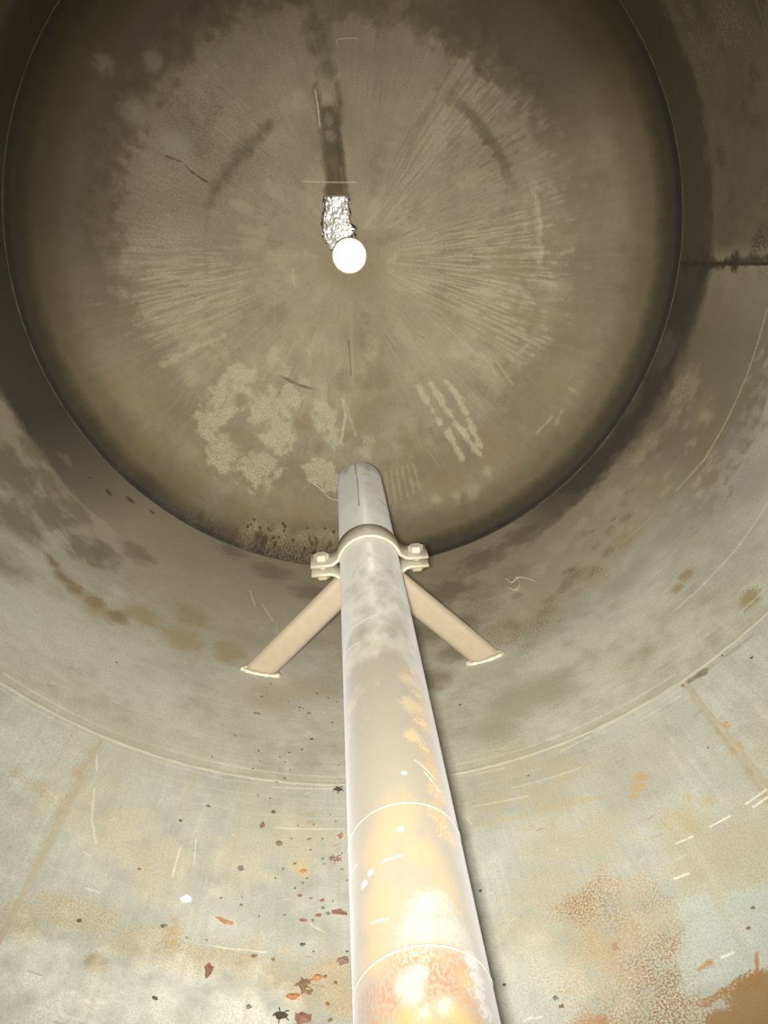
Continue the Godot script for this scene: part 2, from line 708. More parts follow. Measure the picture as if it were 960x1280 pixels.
	blot("wall", [Vector3(0.205, 0.574, 0.05), Vector3(0.249, 0.573, 0.05), Vector3(0.175, 0.613, 0.04), Vector3(0.277, 0.554, 0.025), Vector3(0.364, 0.605, 0.03), Vector3(0.386, 0.598, 0.02)], c255(140, 134, 108), 0.6, 0.7)
	blot("wall", [Vector3(0.124, 0.319, 0.05), Vector3(0.153, 0.401, 0.04), Vector3(0.108, 0.465, 0.04), Vector3(0.178, 0.320, 0.04)], c255(116, 104, 80), 0.7, 0.7)
	blot("wall", [Vector3(0.168, 0.185, 0.06), Vector3(0.245, 0.097, 0.06), Vector3(0.333, 0.080, 0.06), Vector3(0.430, 0.063, 0.05)], c255(104, 93, 70), 0.7, 0.8)
	blot("wall", [Vector3(0.280, 0.502, 0.05), Vector3(0.345, 0.495, 0.06), Vector3(0.417, 0.511, 0.06), Vector3(0.334, 0.594, 0.06), Vector3(0.442, 0.616, 0.05)], c255(196, 192, 172), 0.5, 0.8)
	blot("wall", [Vector3(0.222, 0.226, 0.05), Vector3(0.284, 0.218, 0.05), Vector3(0.298, 0.392, 0.04), Vector3(0.221, 0.378, 0.05), Vector3(0.373, 0.332, 0.04)], c255(132, 115, 84), 0.65, 1.0, 0.3)
	blot("wall", [Vector3(0.461, -0.030, 0.05), Vector3(0.572, -0.021, 0.05), Vector3(0.667, -0.002, 0.05), Vector3(0.359, -0.024, 0.05), Vector3(0.769, 0.035, 0.06)], c255(108, 97, 74), 0.6, 0.9)
	for i in 50:      # small scabs of scale along the crusts on the right
		var t := rng.randf()
		var a := Vector2(Vector2(0.259, 0.325)).lerp(Vector2(0.711, 0.230), t) + Vector2(rng.randf_range(-0.05, 0.05), rng.randf_range(-0.07, 0.07))
		blot("wall", [Vector3(a.x, a.y, rng.randf_range(0.005, 0.018))], c255(190, 180, 148) if i % 2 else c255(110, 96, 70), 0.6, 1.4, 0.4)
	blot("wall", [Vector3(0.177, 0.118, 0.05), Vector3(0.278, 0.094, 0.05), Vector3(0.387, 0.078, 0.05), Vector3(0.211, 0.283, 0.05), Vector3(0.265, 0.415, 0.05)], c255(122, 108, 80), 0.5, 1.0, 0.4)
	blot("wall", [Vector3(1.041, 0.222, 0.08), Vector3(1.163, 0.227, 0.07), Vector3(1.092, 0.263, 0.08), Vector3(0.987, 0.173, 0.05)], c255(90, 82, 60), 0.5, 1.1, 0.3)
	# the left side
	line("wall", [Vector2(-0.489, 0.402), Vector2(-0.445, 0.428), Vector2(-0.399, 0.429), Vector2(-0.346, 0.434)], 0.022, c255(124, 102, 68), 0.6, 1.1, 0.2, 1.4)
	blot("wall", [Vector3(-0.480, 0.409, 0.014), Vector3(-0.455, 0.427, 0.016), Vector3(-0.429, 0.432, 0.018), Vector3(-0.401, 0.431, 0.02), Vector3(-0.361, 0.435, 0.024)], c255(122, 98, 62), 0.7, 1.0)
	blot("wall", [Vector3(-0.331, 0.397, 0.04), Vector3(-0.263, 0.414, 0.045), Vector3(-0.197, 0.408, 0.04), Vector3(-0.394, 0.443, 0.03), Vector3(-0.266, 0.336, 0.04)], c255(150, 128, 92), 0.7, 0.9)
	blot("wall", [Vector3(-0.574, 0.234, 0.04), Vector3(-0.508, 0.243, 0.045), Vector3(-0.434, 0.289, 0.04), Vector3(-0.629, 0.206, 0.04), Vector3(-0.394, 0.224, 0.04)], c255(118, 108, 84), 0.7, 0.8)
	blot("wall", [Vector3(-0.465, 0.542, 0.08), Vector3(-0.395, 0.541, 0.08), Vector3(-0.322, 0.554, 0.07), Vector3(-0.523, 0.453, 0.05), Vector3(-0.267, 0.552, 0.06)], c255(184, 182, 166), 0.55, 0.8)
	blot("wall", [Vector3(-0.378, 0.279, 0.008), Vector3(-0.336, 0.250, 0.01), Vector3(-0.323, 0.255, 0.008), Vector3(-0.596, 0.136, 0.012), Vector3(-0.582, 0.128, 0.014)], c255(160, 150, 118), 0.8, 1.2, 0.4)
	blot("wall", [Vector3(-0.496, 0.098, 0.008), Vector3(-0.458, 0.059, 0.009), Vector3(-0.414, 0.043, 0.008), Vector3(-0.536, 0.109, 0.007)], c255(60, 50, 30), 0.8, 1.0)
	blot("wall", [Vector3(-0.132, 0.505, 0.05), Vector3(-0.066, 0.469, 0.05), Vector3(-0.072, 0.322, 0.04), Vector3(-0.184, 0.362, 0.05)], c255(150, 138, 112), 0.5, 0.7)
	blot("wall", [Vector3(-0.342, -0.032, 0.04), Vector3(-0.245, 0.032, 0.04), Vector3(-0.160, 0.070, 0.05), Vector3(-0.080, 0.132, 0.05)], c255(112, 100, 78), 0.6, 0.6)
	line("wall", [Vector2(-0.284, 0.074), Vector2(-0.196, 0.032), Vector2(-0.083, -0.011)], 0.003, c255(176, 164, 132), 0.8, 0.3)
	line("wall", [Vector2(-0.191, 0.176), Vector2(-0.175, 0.231)], 0.0016, scratch, 0.8, 0.2)
	line("wall", [Vector2(-0.165, 0.218), Vector2(-0.140, 0.273)], 0.0016, scratch, 0.7, 0.2)
	line("wall", [Vector2(-0.135, 0.276), Vector2(-0.128, 0.323)], 0.0012, scratch, 0.4, 0.2)
	# level scratches left by a scraper
	line("wall", [Vector2(0.863, 0.334), Vector2(0.744, 0.344), Vector2(0.634, 0.353), Vector2(0.574, 0.342)], 0.004, c255(214, 202, 166), 0.85, 0.4, 0.25)
	line("wall", [Vector2(0.531, 0.340), Vector2(0.481, 0.337), Vector2(0.449, 0.336)], 0.0025, c255(206, 196, 164), 0.6, 0.4, 0.3)
	line("wall", [Vector2(0.626, 0.546), Vector2(0.564, 0.556), Vector2(0.498, 0.561), Vector2(0.450, 0.564)], 0.004, c255(216, 210, 188), 0.7, 0.5, 0.4)
	line("wall", [Vector2(1.261, 0.340), Vector2(1.216, 0.338)], 0.004, c255(140, 132, 104), 0.8, 0.4, 0.2)
	line("wall", [Vector2(0.541, 0.652), Vector2(0.501, 0.650)], 0.002, scratch, 0.6, 0.3, 0.3)
	for q in [[-0.72, 0.66, 0.667, 0.0030, 0.6], [-0.74, -0.2, 0.692, 0.0024, 0.5], [0.05, 0.75, 0.694, 0.0026, 0.5], [-0.45, 0.7, 0.712, 0.0022, 0.45], [-0.6, -0.02, 0.725, 0.0018, 0.4], [0.1, 0.46, 0.735, 0.002, 0.4], [-0.1, 0.3, 0.655, 0.002, 0.4], [-0.35, 0.0, 0.741, 0.002, 0.45]]:
		var pts := []
		for i in 9:
			pts.append(Vector2(lerpf(q[0], q[1], i / 8.0) * R, q[2] + 0.0018 * sin(i * 2.3 + q[1] * 9.0)))
		line("wall", pts, q[3], c255(216, 212, 188), q[4], 0.7, 0.5)
	# --- upper course: stains of dried sludge and rust
	blot("wall", [Vector3(-0.28, 0.70, 0.10), Vector3(-0.1, 0.74, 0.09), Vector3(0.1, 0.72, 0.1), Vector3(0.3, 0.76, 0.1), Vector3(0.42, 0.84, 0.1)], c255(166, 160, 138), 0.45, 0.8, 0.0, 0.7)
	blot("wall", [Vector3(-0.303, 0.791, 0.05), Vector3(-0.247, 0.810, 0.06), Vector3(-0.201, 0.836, 0.06), Vector3(-0.125, 0.817, 0.05), Vector3(-0.062, 0.775, 0.05)], c255(188, 176, 142), 0.5, 0.9, 0.0, 0.7)
	blot("wall", [Vector3(-0.294, 0.934, 0.024), Vector3(-0.272, 0.918, 0.022), Vector3(-0.239, 0.914, 0.028), Vector3(-0.203, 0.928, 0.026), Vector3(-0.176, 0.926, 0.026), Vector3(-0.152, 0.929, 0.02)], c255(176, 152, 110), 0.75, 1.2, 0.25)
	blot("wall", [Vector3(-0.133, 0.926, 0.02), Vector3(-0.110, 0.931, 0.026), Vector3(-0.078, 0.941, 0.026), Vector3(-0.050, 0.950, 0.028), Vector3(-0.023, 0.946, 0.03), Vector3(-0.023, 0.961, 0.02)], c255(184, 154, 108), 0.8, 1.2, 0.2)
	blot("wall", [Vector3(-0.229, 0.953, 0.011), Vector3(-0.223, 0.953, 0.009)], c255(140, 118, 82), 0.9, 0.7)
	blot("wall", [Vector3(-0.272, 0.986, 0.06), Vector3(-0.221, 0.992, 0.06), Vector3(-0.166, 0.987, 0.07), Vector3(-0.104, 0.978, 0.06), Vector3(-0.261, 1.015, 0.08)], c255(218, 217, 200), 0.75, 1.1, 0.0, 0.9)
	blot("wall", [Vector3(-0.057, 0.735, 0.008), Vector3(-0.057, 0.748, 0.006)], c255(166, 150, 116), 0.7, 0.9)
	blot("wall", [Vector3(-0.064, 0.815, 0.014), Vector3(-0.060, 0.826, 0.01)], c255(196, 170, 118), 0.5, 1.1)
	blot("wall", [Vector3(-0.173, 0.908, 0.008), Vector3(-0.170, 0.920, 0.009), Vector3(-0.174, 0.896, 0.005)], c255(178, 146, 100), 0.6, 1.2)
	line("wall", [Vector2(-0.307, 0.711), Vector2(-0.306, 0.810), Vector2(-0.303, 0.891)], 0.017, c255(166, 148, 114), 0.75, 0.6, 0.0, 1.6)
	blot("wall", [Vector3(-0.309, 0.750, 0.012), Vector3(-0.339, 0.795, 0.012), Vector3(-0.334, 0.785, 0.008), Vector3(-0.364, 0.787, 0.01)], c255(170, 150, 116), 0.6, 1.1)
	line("wall", [Vector2(0.399, 0.712), Vector2(0.396, 0.782), Vector2(0.394, 0.845), Vector2(0.392, 0.884)], 0.010, c255(160, 145, 114), 0.7, 0.6, 0.0, 1.4)
	blot("wall", [Vector3(0.403, 0.778, 0.009), Vector3(0.399, 0.812, 0.008)], c255(180, 138, 82), 0.7, 0.8)
	line("wall", [Vector2(0.400, 0.691), Vector2(0.424, 0.692)], 0.008, c255(96, 88, 66), 0.8, 0.9)
	line("wall", [Vector2(0.424, 0.692), Vector2(0.490, 0.694)], 0.005, c255(140, 134, 112), 0.5, 0.8)
	blot("wall", [Vector3(0.302, 0.783, 0.01), Vector3(0.294, 0.794, 0.011), Vector3(0.288, 0.803, 0.007)], c255(184, 150, 96), 0.8, 0.8)
	blot("wall", [Vector3(0.320, 0.853, 0.018), Vector3(0.323, 0.866, 0.014), Vector3(0.347, 0.850, 0.01), Vector3(0.332, 0.838, 0.008)], c255(190, 162, 112), 0.55, 1.1)
	blot("wall", [Vector3(0.178, 0.696, 0.05), Vector3(0.229, 0.721, 0.04), Vector3(0.200, 0.762, 0.04), Vector3(0.150, 0.741, 0.03)], c255(170, 158, 124), 0.55, 0.8)
	line("wall", [Vector2(0.118, 0.770), Vector2(0.161, 0.776), Vector2(0.197, 0.775), Vector2(0.260, 0.786)], 0.008, c255(186, 158, 106), 0.5, 0.9, 0.3)
	blot("wall", [Vector3(0.198, 0.833, 0.05), Vector3(0.231, 0.836, 0.05), Vector3(0.178, 0.877, 0.05), Vector3(0.152, 0.923, 0.045), Vector3(0.189, 0.943, 0.06)], c255(172, 162, 132), 0.6, 0.9, 0.0, 0.7)
	# the big rust patch
	blot("wall", [Vector3(0.194, 0.901, 0.032), Vector3(0.227, 0.896, 0.03), Vector3(0.250, 0.915, 0.035), Vector3(0.226, 0.940, 0.05), Vector3(0.193, 0.952, 0.045), Vector3(0.254, 0.959, 0.04), Vector3(0.217, 0.983, 0.05), Vector3(0.260, 0.978, 0.03), Vector3(0.236, 1.004, 0.045), Vector3(0.194, 1.011, 0.05), Vector3(0.238, 1.028, 0.04), Vector3(0.218, 1.031, 0.06)], c255(168, 145, 106), 0.75, 1.0, 0.3, 0.9)
	blot("wall", [Vector3(0.200, 0.908, 0.026), Vector3(0.226, 0.909, 0.03), Vector3(0.250, 0.924, 0.03), Vector3(0.224, 0.947, 0.035), Vector3(0.250, 0.962, 0.025), Vector3(0.224, 0.982, 0.04), Vector3(0.247, 1.001, 0.03), Vector3(0.197, 1.001, 0.035), Vector3(0.226, 1.027, 0.04)], c255(142, 108, 70), 0.8, 1.2, 0.7, 0.7)
	blot("wall", [Vector3(0.244, 0.912, 0.03), Vector3(0.248, 0.940, 0.03), Vector3(0.215, 0.952, 0.03), Vector3(0.197, 0.984, 0.03)], c255(196, 176, 140), 0.7, 1.2, 0.95)
	blot("wall", [Vector3(0.213, 0.953, 0.004), Vector3(0.213, 0.956, 0.003)], c255(160, 104, 80), 0.5, 0.8)
	blot("wall", [Vector3(0.174, 1.015, 0.02), Vector3(0.181, 1.012, 0.012)], c255(150, 92, 44), 0.8, 0.8)
	blot("wall", [Vector3(0.305, 0.951, 0.035), Vector3(0.328, 0.955, 0.035), Vector3(0.299, 0.976, 0.035), Vector3(0.322, 0.984, 0.04), Vector3(0.279, 0.997, 0.03), Vector3(0.305, 0.998, 0.03), Vector3(0.349, 0.950, 0.03)], c255(182, 187, 174), 0.8, 0.8, 0.0, 0.3)
	blot("wall", [Vector3(0.316, 0.872, 0.04), Vector3(0.335, 0.914, 0.05), Vector3(0.360, 0.911, 0.04), Vector3(0.304, 0.915, 0.03)], c255(170, 162, 128), 0.6, 0.9)
	blot("wall", [Vector3(0.289, 1.033, 0.016), Vector3(0.306, 1.030, 0.018), Vector3(0.288, 1.047, 0.03), Vector3(0.302, 1.044, 0.03), Vector3(0.267, 1.041, 0.014)], c255(146, 114, 72), 0.9, 0.7, 0.0, 0.2)
	line("wall", [Vector2(0.261, 1.023), Vector2(0.277, 1.020), Vector2(0.294, 1.018), Vector2(0.303, 1.020)], 0.010, c255(152, 116, 70), 0.9, 0.8, 0.2, 0.4)
	line("wall", [Vector2(0.304, 1.019), Vector2(0.313, 1.003)], 0.004, c255(166, 116, 66), 0.9, 0.6)
	line("wall", [Vector2(0.268, 0.997), Vector2(0.277, 0.995)], 0.006, c255(172, 124, 76), 0.8, 0.8)
	for q in [[Vector2(0.374, 0.875), Vector2(0.399, 0.873)], [Vector2(0.378, 0.882), Vector2(0.394, 0.881)], [Vector2(0.335, 0.878), Vector2(0.356, 0.878)], [Vector2(0.301, 0.878), Vector2(0.317, 0.879)], [Vector2(0.284, 0.912), Vector2(0.297, 0.913)], [Vector2(0.288, 0.995), Vector2(0.297, 0.995)], [Vector2(0.124, 0.997), Vector2(0.131, 0.995)], [Vector2(0.132, 0.997), Vector2(0.139, 0.996)]]:
		line("wall", [q[0], q[1]], 0.0024, c255(240, 238, 222), 0.9, 0.5, 0.2)
	for q in [[Vector2(-0.288, 0.764), Vector2(-0.277, 0.806)], [Vector2(-0.277, 0.806), Vector2(-0.264, 0.833)], [Vector2(-0.257, 0.885), Vector2(-0.244, 0.886)], [Vector2(-0.139, 0.916), Vector2(-0.112, 0.917)], [Vector2(-0.113, 0.916), Vector2(-0.089, 0.917)], [Vector2(-0.263, 1.001), Vector2(-0.211, 1.002)], [Vector2(-0.228, 0.987), Vector2(-0.210, 0.985)], [Vector2(-0.102, 0.694), Vector2(-0.029, 0.690)], [Vector2(-0.093, 0.760), Vector2(-0.020, 0.757)], [Vector2(-0.051, 0.884), Vector2(-0.038, 0.893)], [Vector2(-0.244, 0.988), Vector2(-0.239, 1.000)], [Vector2(-0.243, 0.985), Vector2(-0.235, 0.982)], [Vector2(-0.303, 0.711), Vector2(-0.293, 0.740)], [Vector2(-0.173, 0.795), Vector2(-0.169, 0.827)], [Vector2(-0.186, 0.810), Vector2(-0.186, 0.847)]]:
		line("wall", [q[0], q[1]], 0.0020, c255(228, 226, 206), 0.7, 0.6, 0.3)
	for q in [[Vector2(0.107, 0.688), Vector2(0.169, 0.692)], [Vector2(0.117, 0.685), Vector2(0.191, 0.683)], [Vector2(0.123, 0.743), Vector2(0.185, 0.748)], [Vector2(0.112, 0.755), Vector2(0.118, 0.770)], [Vector2(0.171, 0.729), Vector2(0.250, 0.733)], [Vector2(0.237, 0.696), Vector2(0.345, 0.679)], [Vector2(0.335, 0.703), Vector2(0.387, 0.703)]]:
		line("wall", [q[0], q[1]], 0.0022, c255(222, 218, 196), 0.6, 0.7, 0.4)
	for i in 150:     # fine grit and tiny scratches all over the upper course
		var s := rng.randf_range(-0.42, 0.5)
		var y := rng.randf_range(0.5, 1.06)
		var a := rng.randf_range(-0.6, 0.6)
		var l := rng.randf_range(0.002, 0.012)
		line("wall", [Vector2(s, y), Vector2(s + cos(a) * l, y + sin(a) * l)], 0.0011, c255(222, 218, 200) if i % 3 else c255(112, 98, 74), rng.randf_range(0.15, 0.4), 0.4)
	blot("wall", [Vector3(0.122, 0.992, 0.06), Vector3(0.150, 0.985, 0.05), Vector3(0.136, 0.959, 0.05), Vector3(0.161, 1.015, 0.05)], c255(206, 206, 190), 0.35, 0.9)
	for i in 60:      # faint upright runs
		var s := rng.randf_range(-0.42, 0.55)
		var y := rng.randf_range(0.6, 0.95)
		line("wall", [Vector2(s, y), Vector2(s + rng.randf_range(-0.006, 0.006), y + rng.randf_range(0.05, 0.2))], rng.randf_range(0.004, 0.014), c255(204, 202, 184) if i % 2 else c255(168, 156, 124), 0.28, 0.8, 0.0, 1.6)
	band("wall", -0.1, 1.2, c255(112, 102, 80), 0.22, 0.1, 0.5, 1.1)
	# --- the dished bottom
	var f := "floor"
	band(f, 0.0, 0.40, c255(190, 182, 154), 0.62, 0.06, 1.2, 0.7)
	band(f, 0.10, 0.40, c255(188, 180, 150), 0.7, 0.10, 1.2, 0.7, {"span": Vector2(0.9, 2.75), "fade": 0.3, "streaky": true})
	band(f, 0.16, 0.40, c255(108, 98, 72), 0.4, 0.06, 0.9, 0.95, {"span": Vector2(1.7, 2.5), "fade": 0.3, "streaky": true})
	band(f, 0.22, 0.47, c255(184, 175, 146), 0.65, 0.08, 1.2, 0.7, {"span": Vector2(-1.75, -1.0), "fade": 0.25, "streaky": true})
	band(f, 0.20, 0.46, c255(170, 162, 136), 0.6, 0.05, 1.2, 0.5, {"span": Vector2(-2.9, -1.75), "fade": 0.2})
	band(f, 0.20, 0.44, c255(110, 100, 76), 0.5, 0.05, 1.2, 0.9, {"span": Vector2(-2.6, -1.5), "fade": 0.2})
	band(f, 0.15, 0.42, c255(164, 152, 126), 0.5, 0.06, 1.2, 0.5, {"span": Vector2(2.4, 3.9), "fade": 0.3})
	band(f, 0.05, 0.5, c255(98, 88, 64), 0.4, 0.06, 1.2, 1.0)
	band(f, 0.455, 0.52, c255(92, 78, 54), 0.75, 0.025, 0.8, 0.0, {"span": Vector2(-3.4, -1.45), "fade": 0.3})
	band(f, 0.42, 0.47, c255(96, 84, 58), 0.6, 0.025, 0.8, 0.0, {"span": Vector2(2.2, 3.4), "fade": 0.3})
	band(f, 0.345, 0.362, c255(92, 82, 56), 0.55, 0.008, 0.7, 0.0, {"span": Vector2(1.9, 2.6), "fade": 0.2})
	band(f, 0.385, 0.395, c255(206, 198, 164), 0.6, 0.006, 0.9, 0.3, {"span": Vector2(1.45, 2.0), "fade": 0.15})
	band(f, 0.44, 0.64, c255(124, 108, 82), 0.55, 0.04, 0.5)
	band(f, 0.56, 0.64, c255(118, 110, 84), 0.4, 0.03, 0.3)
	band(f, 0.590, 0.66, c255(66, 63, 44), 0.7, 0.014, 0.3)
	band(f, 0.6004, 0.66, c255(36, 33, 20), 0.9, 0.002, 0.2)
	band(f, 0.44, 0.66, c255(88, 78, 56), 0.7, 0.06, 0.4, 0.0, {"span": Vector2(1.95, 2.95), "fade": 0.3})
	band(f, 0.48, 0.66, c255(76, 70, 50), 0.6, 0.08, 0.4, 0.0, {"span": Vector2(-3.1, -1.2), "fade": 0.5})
	band(f, 0.54, 0.60, c255(156, 149, 126), 0.65, 0.02, 0.8, 0.2, {"span": Vector2(-0.75, -0.2), "fade": 0.2})
	band(f, 0.0, 0.07, c255(140, 122, 92), 0.5, 0.03, 0.8)
	line(f, [Vector2(-0.156, -0.240), Vector2(-0.201, -0.201), Vector2(-0.242, -0.157), Vector2(-0.279, -0.102)], 0.034, c255(94, 84, 57), 0.85, 0.5, 0.0, 1.5)
	line(f, [Vector2(-0.279, -0.102), Vector2(-0.295, -0.030), Vector2(-0.295, 0.032)], 0.012, c255(112, 102, 72), 0.2, 0.9)
	line(f, [Vector2(-0.351, -0.182), Vector2(-0.323, -0.172), Vector2(-0.307, -0.155), Vector2(-0.282, -0.139)], 0.004, c255(84, 76, 58), 0.8, 1.2)
	blot(f, [Vector3(-0.319, -0.245, 0.03), Vector3(-0.293, -0.219, 0.035), Vector3(-0.265, -0.254, 0.025), Vector3(-0.302, -0.272, 0.02)], c255(104, 94, 70), 0.6, 1.4, 0.6)
	blot(f, [Vector3(-0.355, -0.337, 0.022), Vector3(-0.435, -0.324, 0.02), Vector3(-0.331, -0.203, 0.03), Vector3(-0.395, -0.253, 0.03)], c255(160, 152, 128), 0.6, 1.0)
	blot(f, [Vector3(0.054, 0.265, 0.06), Vector3(0.139, 0.398, 0.06), Vector3(0.068, 0.465, 0.05), Vector3(0.206, 0.462, 0.06), Vector3(0.309, 0.393, 0.06), Vector3(0.343, 0.260, 0.05), Vector3(0.036, 0.333, 0.05)], c255(134, 116, 88), 0.6, 1.0, 0.0, 0.8)
	blot(f, [Vector3(-0.396, 0.284, 0.05), Vector3(-0.426, 0.375, 0.05), Vector3(-0.336, 0.446, 0.05), Vector3(-0.239, 0.515, 0.05), Vector3(-0.469, 0.248, 0.05), Vector3(-0.106, 0.525, 0.04)], c255(136, 118, 88), 0.6, 0.9, 0.0, 0.8)
	blot(f, [Vector3(0.336, 0.017, 0.05), Vector3(0.426, -0.030, 0.05), Vector3(0.464, 0.126, 0.06), Vector3(0.422, 0.257, 0.05), Vector3(0.372, 0.128, 0.05), Vector3(0.477, -0.103, 0.05), Vector3(0.413, -0.177, 0.05)], c255(140, 121, 92), 0.5, 0.9, 0.0, 0.8)
	for i in 90:     # mottled patches
		var a := rng.randf_range(-PI, PI)
		var r := rng.randf_range(0.08, 0.47)
		var c := Vector2(sin(a), cos(a)) * r
		var e := Vector2(sin(a), cos(a)) * rng.randf_range(0.008, 0.022)
		var z := rng.randf_range(0.008, 0.024)
		blot(f, [Vector3(c.x, c.y, z), Vector3(c.x + e.x, c.y + e.y, z * 0.8), Vector3(c.x - e.x, c.y - e.y, z * 0.7)], c255(186, 177, 148) if i % 5 < 3 else c255(112, 101, 76), rng.randf_range(0.25, 0.5), 1.3, 0.5)
	# pale scale, lower left
	blot(f, [Vector3(-0.301, 0.339, 0.035), Vector3(-0.263, 0.292, 0.04), Vector3(-0.237, 0.252, 0.035), Vector3(-0.180, 0.312, 0.045), Vector3(-0.137, 0.288, 0.03), Vector3(-0.272, 0.397, 0.04), Vector3(-0.198, 0.433, 0.045), Vector3(-0.155, 0.370, 0.04), Vector3(-0.071, 0.447, 0.035), Vector3(-0.060, 0.332, 0.03), Vector3(-0.035, 0.374, 0.025), Vector3(-0.045, 0.464, 0.025)], c255(192, 186, 154), 0.95, 1.2, 0.55, 0.35)
	blot(f, [Vector3(-0.239, 0.366, 0.028), Vector3(-0.107, 0.347, 0.026), Vector3(-0.238, 0.293, 0.018), Vector3(-0.017, 0.374, 0.018), Vector3(-0.070, 0.398, 0.02)], c255(138, 122, 94), 0.85, 0.8)
	blot(f, [Vector3(-0.166, 0.213, 0.018), Vector3(-0.144, 0.238, 0.02), Vector3(-0.102, 0.261, 0.016), Vector3(-0.068, 0.268, 0.012), Vector3(-0.160, 0.196, 0.016)], c255(184, 178, 148), 0.8, 1.3, 0.5)
	line(f, [Vector2(-0.153, 0.246), Vector2(-0.111, 0.267), Vector2(-0.077, 0.276)], 0.006, c255(96, 84, 58), 0.7, 1.0)
	line(f, [Vector2(-0.386, 0.213), Vector2(-0.331, 0.186), Vector2(-0.266, 0.161)], 0.016, c255(178, 168, 138), 0.7, 0.9)
	blot(f, [Vector3(-0.306, 0.152, 0.03), Vector3(-0.276, 0.193, 0.03), Vector3(-0.346, 0.175, 0.02), Vector3(-0.333, 0.240, 0.02)], c255(176, 168, 136), 0.7, 1.3, 0.5)
	line(f, [Vector2(-0.026, 0.390), Vector2(-0.013, 0.332), Vector2(-0.020, 0.299)], 0.006, c255(190, 184, 154), 0.7, 0.8)
	line(f, [Vector2(-0.016, 0.299), Vector2(0.009, 0.374)], 0.008, c255(186, 180, 150), 0.6, 0.9, 0.4)
	blot(f, [Vector3(0.026, 0.407, 0.02), Vector3(0.035, 0.383, 0.014)], c255(190, 184, 152), 0.7, 1.2, 0.5)
	# pale scraped streaks, lower right
	for q in [[Vector2(0.144, 0.268), Vector2(0.192, 0.348)], [Vector2(0.208, 0.364), Vector2(0.238, 0.415)], [Vector2(0.175, 0.268), Vector2(0.239, 0.363)], [Vector2(0.234, 0.355), Vector2(0.275, 0.407)], [Vector2(0.209, 0.261), Vector2(0.246, 0.321)], [Vector2(0.251, 0.338), Vector2(0.279, 0.394)]]:
		line(f, [q[0], q[1]], 0.017, c255(196, 190, 156), 0.85, 0.9, 0.45)
	for q in [[Vector2(0.310, 0.212), Vector2(0.343, 0.260)], [Vector2(0.276, 0.196), Vector2(0.313, 0.245)], [Vector2(0.251, 0.180), Vector2(0.277, 0.213)], [Vector2(0.393, 0.356), Vector2(0.422, 0.322)], [Vector2(0.429, 0.337), Vector2(0.440, 0.312)], [Vector2(0.455, 0.263), Vector2(0.470, 0.273)], [Vector2(0.209, 0.147), Vector2(0.260, 0.196)], [Vector2(0.342, 0.211), Vector2(0.374, 0.177)]]:
		line(f, [q[0], q[1]], 0.006, c255(186, 178, 146), 0.55, 0.9, 0.4)
	for i in 7:
		line(f, [Vector2(0.06 + i * 0.012, 0.455 - i * 0.004), Vector2(0.065 + i * 0.0135, 0.52 - i * 0.006)], 0.007, c255(178, 168, 138), 0.5, 1.0, 0.5)
	for q in [[Vector2(0.269, -0.209), Vector2(0.334, -0.235)], [Vector2(0.285, -0.188), Vector2(0.343, -0.221)], [Vector2(0.264, -0.170), Vector2(0.335, -0.194)], [Vector2(0.280, -0.159), Vector2(0.325, -0.173)]]:
		line(f, [q[0], q[1]], 0.008, c255(88, 80, 54), 0.6, 1.4, 0.7, 1.5)
	blot(f, [Vector3(0.256, 0.484, 0.02), Vector3(0.291, 0.442, 0.014), Vector3(0.222, 0.493, 0.014), Vector3(0.180, 0.503, 0.012)], c255(168, 158, 130), 0.6, 1.1)
	# crust in the lowest corner, with dark specks
	blot(f, [Vector3(-0.212, 0.553, 0.03), Vector3(-0.162, 0.574, 0.035), Vector3(-0.104, 0.584, 0.04), Vector3(-0.054, 0.592, 0.035), Vector3(-0.135, 0.585, 0.03)], c255(188, 170, 136), 0.85, 1.0, 0.6)
	for i in 50:
		var q := Vector2(0, 0).lerp(Vector2(1, 1), rng.randf())
		var a: Vector2 = Vector2(Vector2(-0.219, 0.551)).lerp(Vector2(-0.034, 0.594), q.x) + Vector2(rng.randf_range(-0.012, 0.012), rng.randf_range(-0.03, 0.03))
		blot(f, [Vector3(a.x, a.y, rng.randf_range(0.001, 0.0035))], c255(66, 50, 32), 0.75, 1.0)
	blot(f, [Vector3(-0.200, 0.556, 0.008), Vector3(-0.186, 0.564, 0.006), Vector3(-0.051, 0.582, 0.006), Vector3(-0.080, 0.578, 0.005)], c255(66, 52, 34), 0.7, 1.4, 0.4)
	# the wet run towards the drain
	blot(f, [Vector3(-0.057, -0.406, 0.03), Vector3(-0.050, -0.377, 0.03), Vector3(-0.040, -0.339, 0.025)], c255(98, 88, 62), 0.6, 0.7, 0.0, 0.7)
	var wet := c255(90, 79, 52)
	line(f, [Vector2(-0.063, -0.309), Vector2(-0.058, -0.287), Vector2(-0.051, -0.253)], 0.020, wet, 0.5, 0.4, 0.0, 1.0)
	line(f, [Vector2(-0.020, -0.314), Vector2(-0.016, -0.281), Vector2(-0.015, -0.247)], 0.020, wet, 0.4, 0.4, 0.0, 1.0)
	line(f, [Vector2(-0.037, -0.260), Vector2(-0.034, -0.204), Vector2(-0.027, -0.146), Vector2(-0.023, -0.093)], 0.048, wet, 0.85, 0.12, 0.0, 0.5)
	line(f, [Vector2(-0.023, -0.254), Vector2(-0.015, -0.197), Vector2(-0.008, -0.139)], 0.020, c255(76, 66, 42), 0.6, 0.2, 0.0, 1.0)
	line(f, [Vector2(-0.026, -0.124), Vector2(-0.022, -0.063), Vector2(-0.014, -0.022)], 0.058, wet, 0.85, 0.2, 0.0, 0.4)
	line(f, [Vector2(-0.062, -0.304), Vector2(-0.057, -0.267), Vector2(-0.055, -0.242)], 0.004, c255(206, 196, 160), 0.8, 0.6)
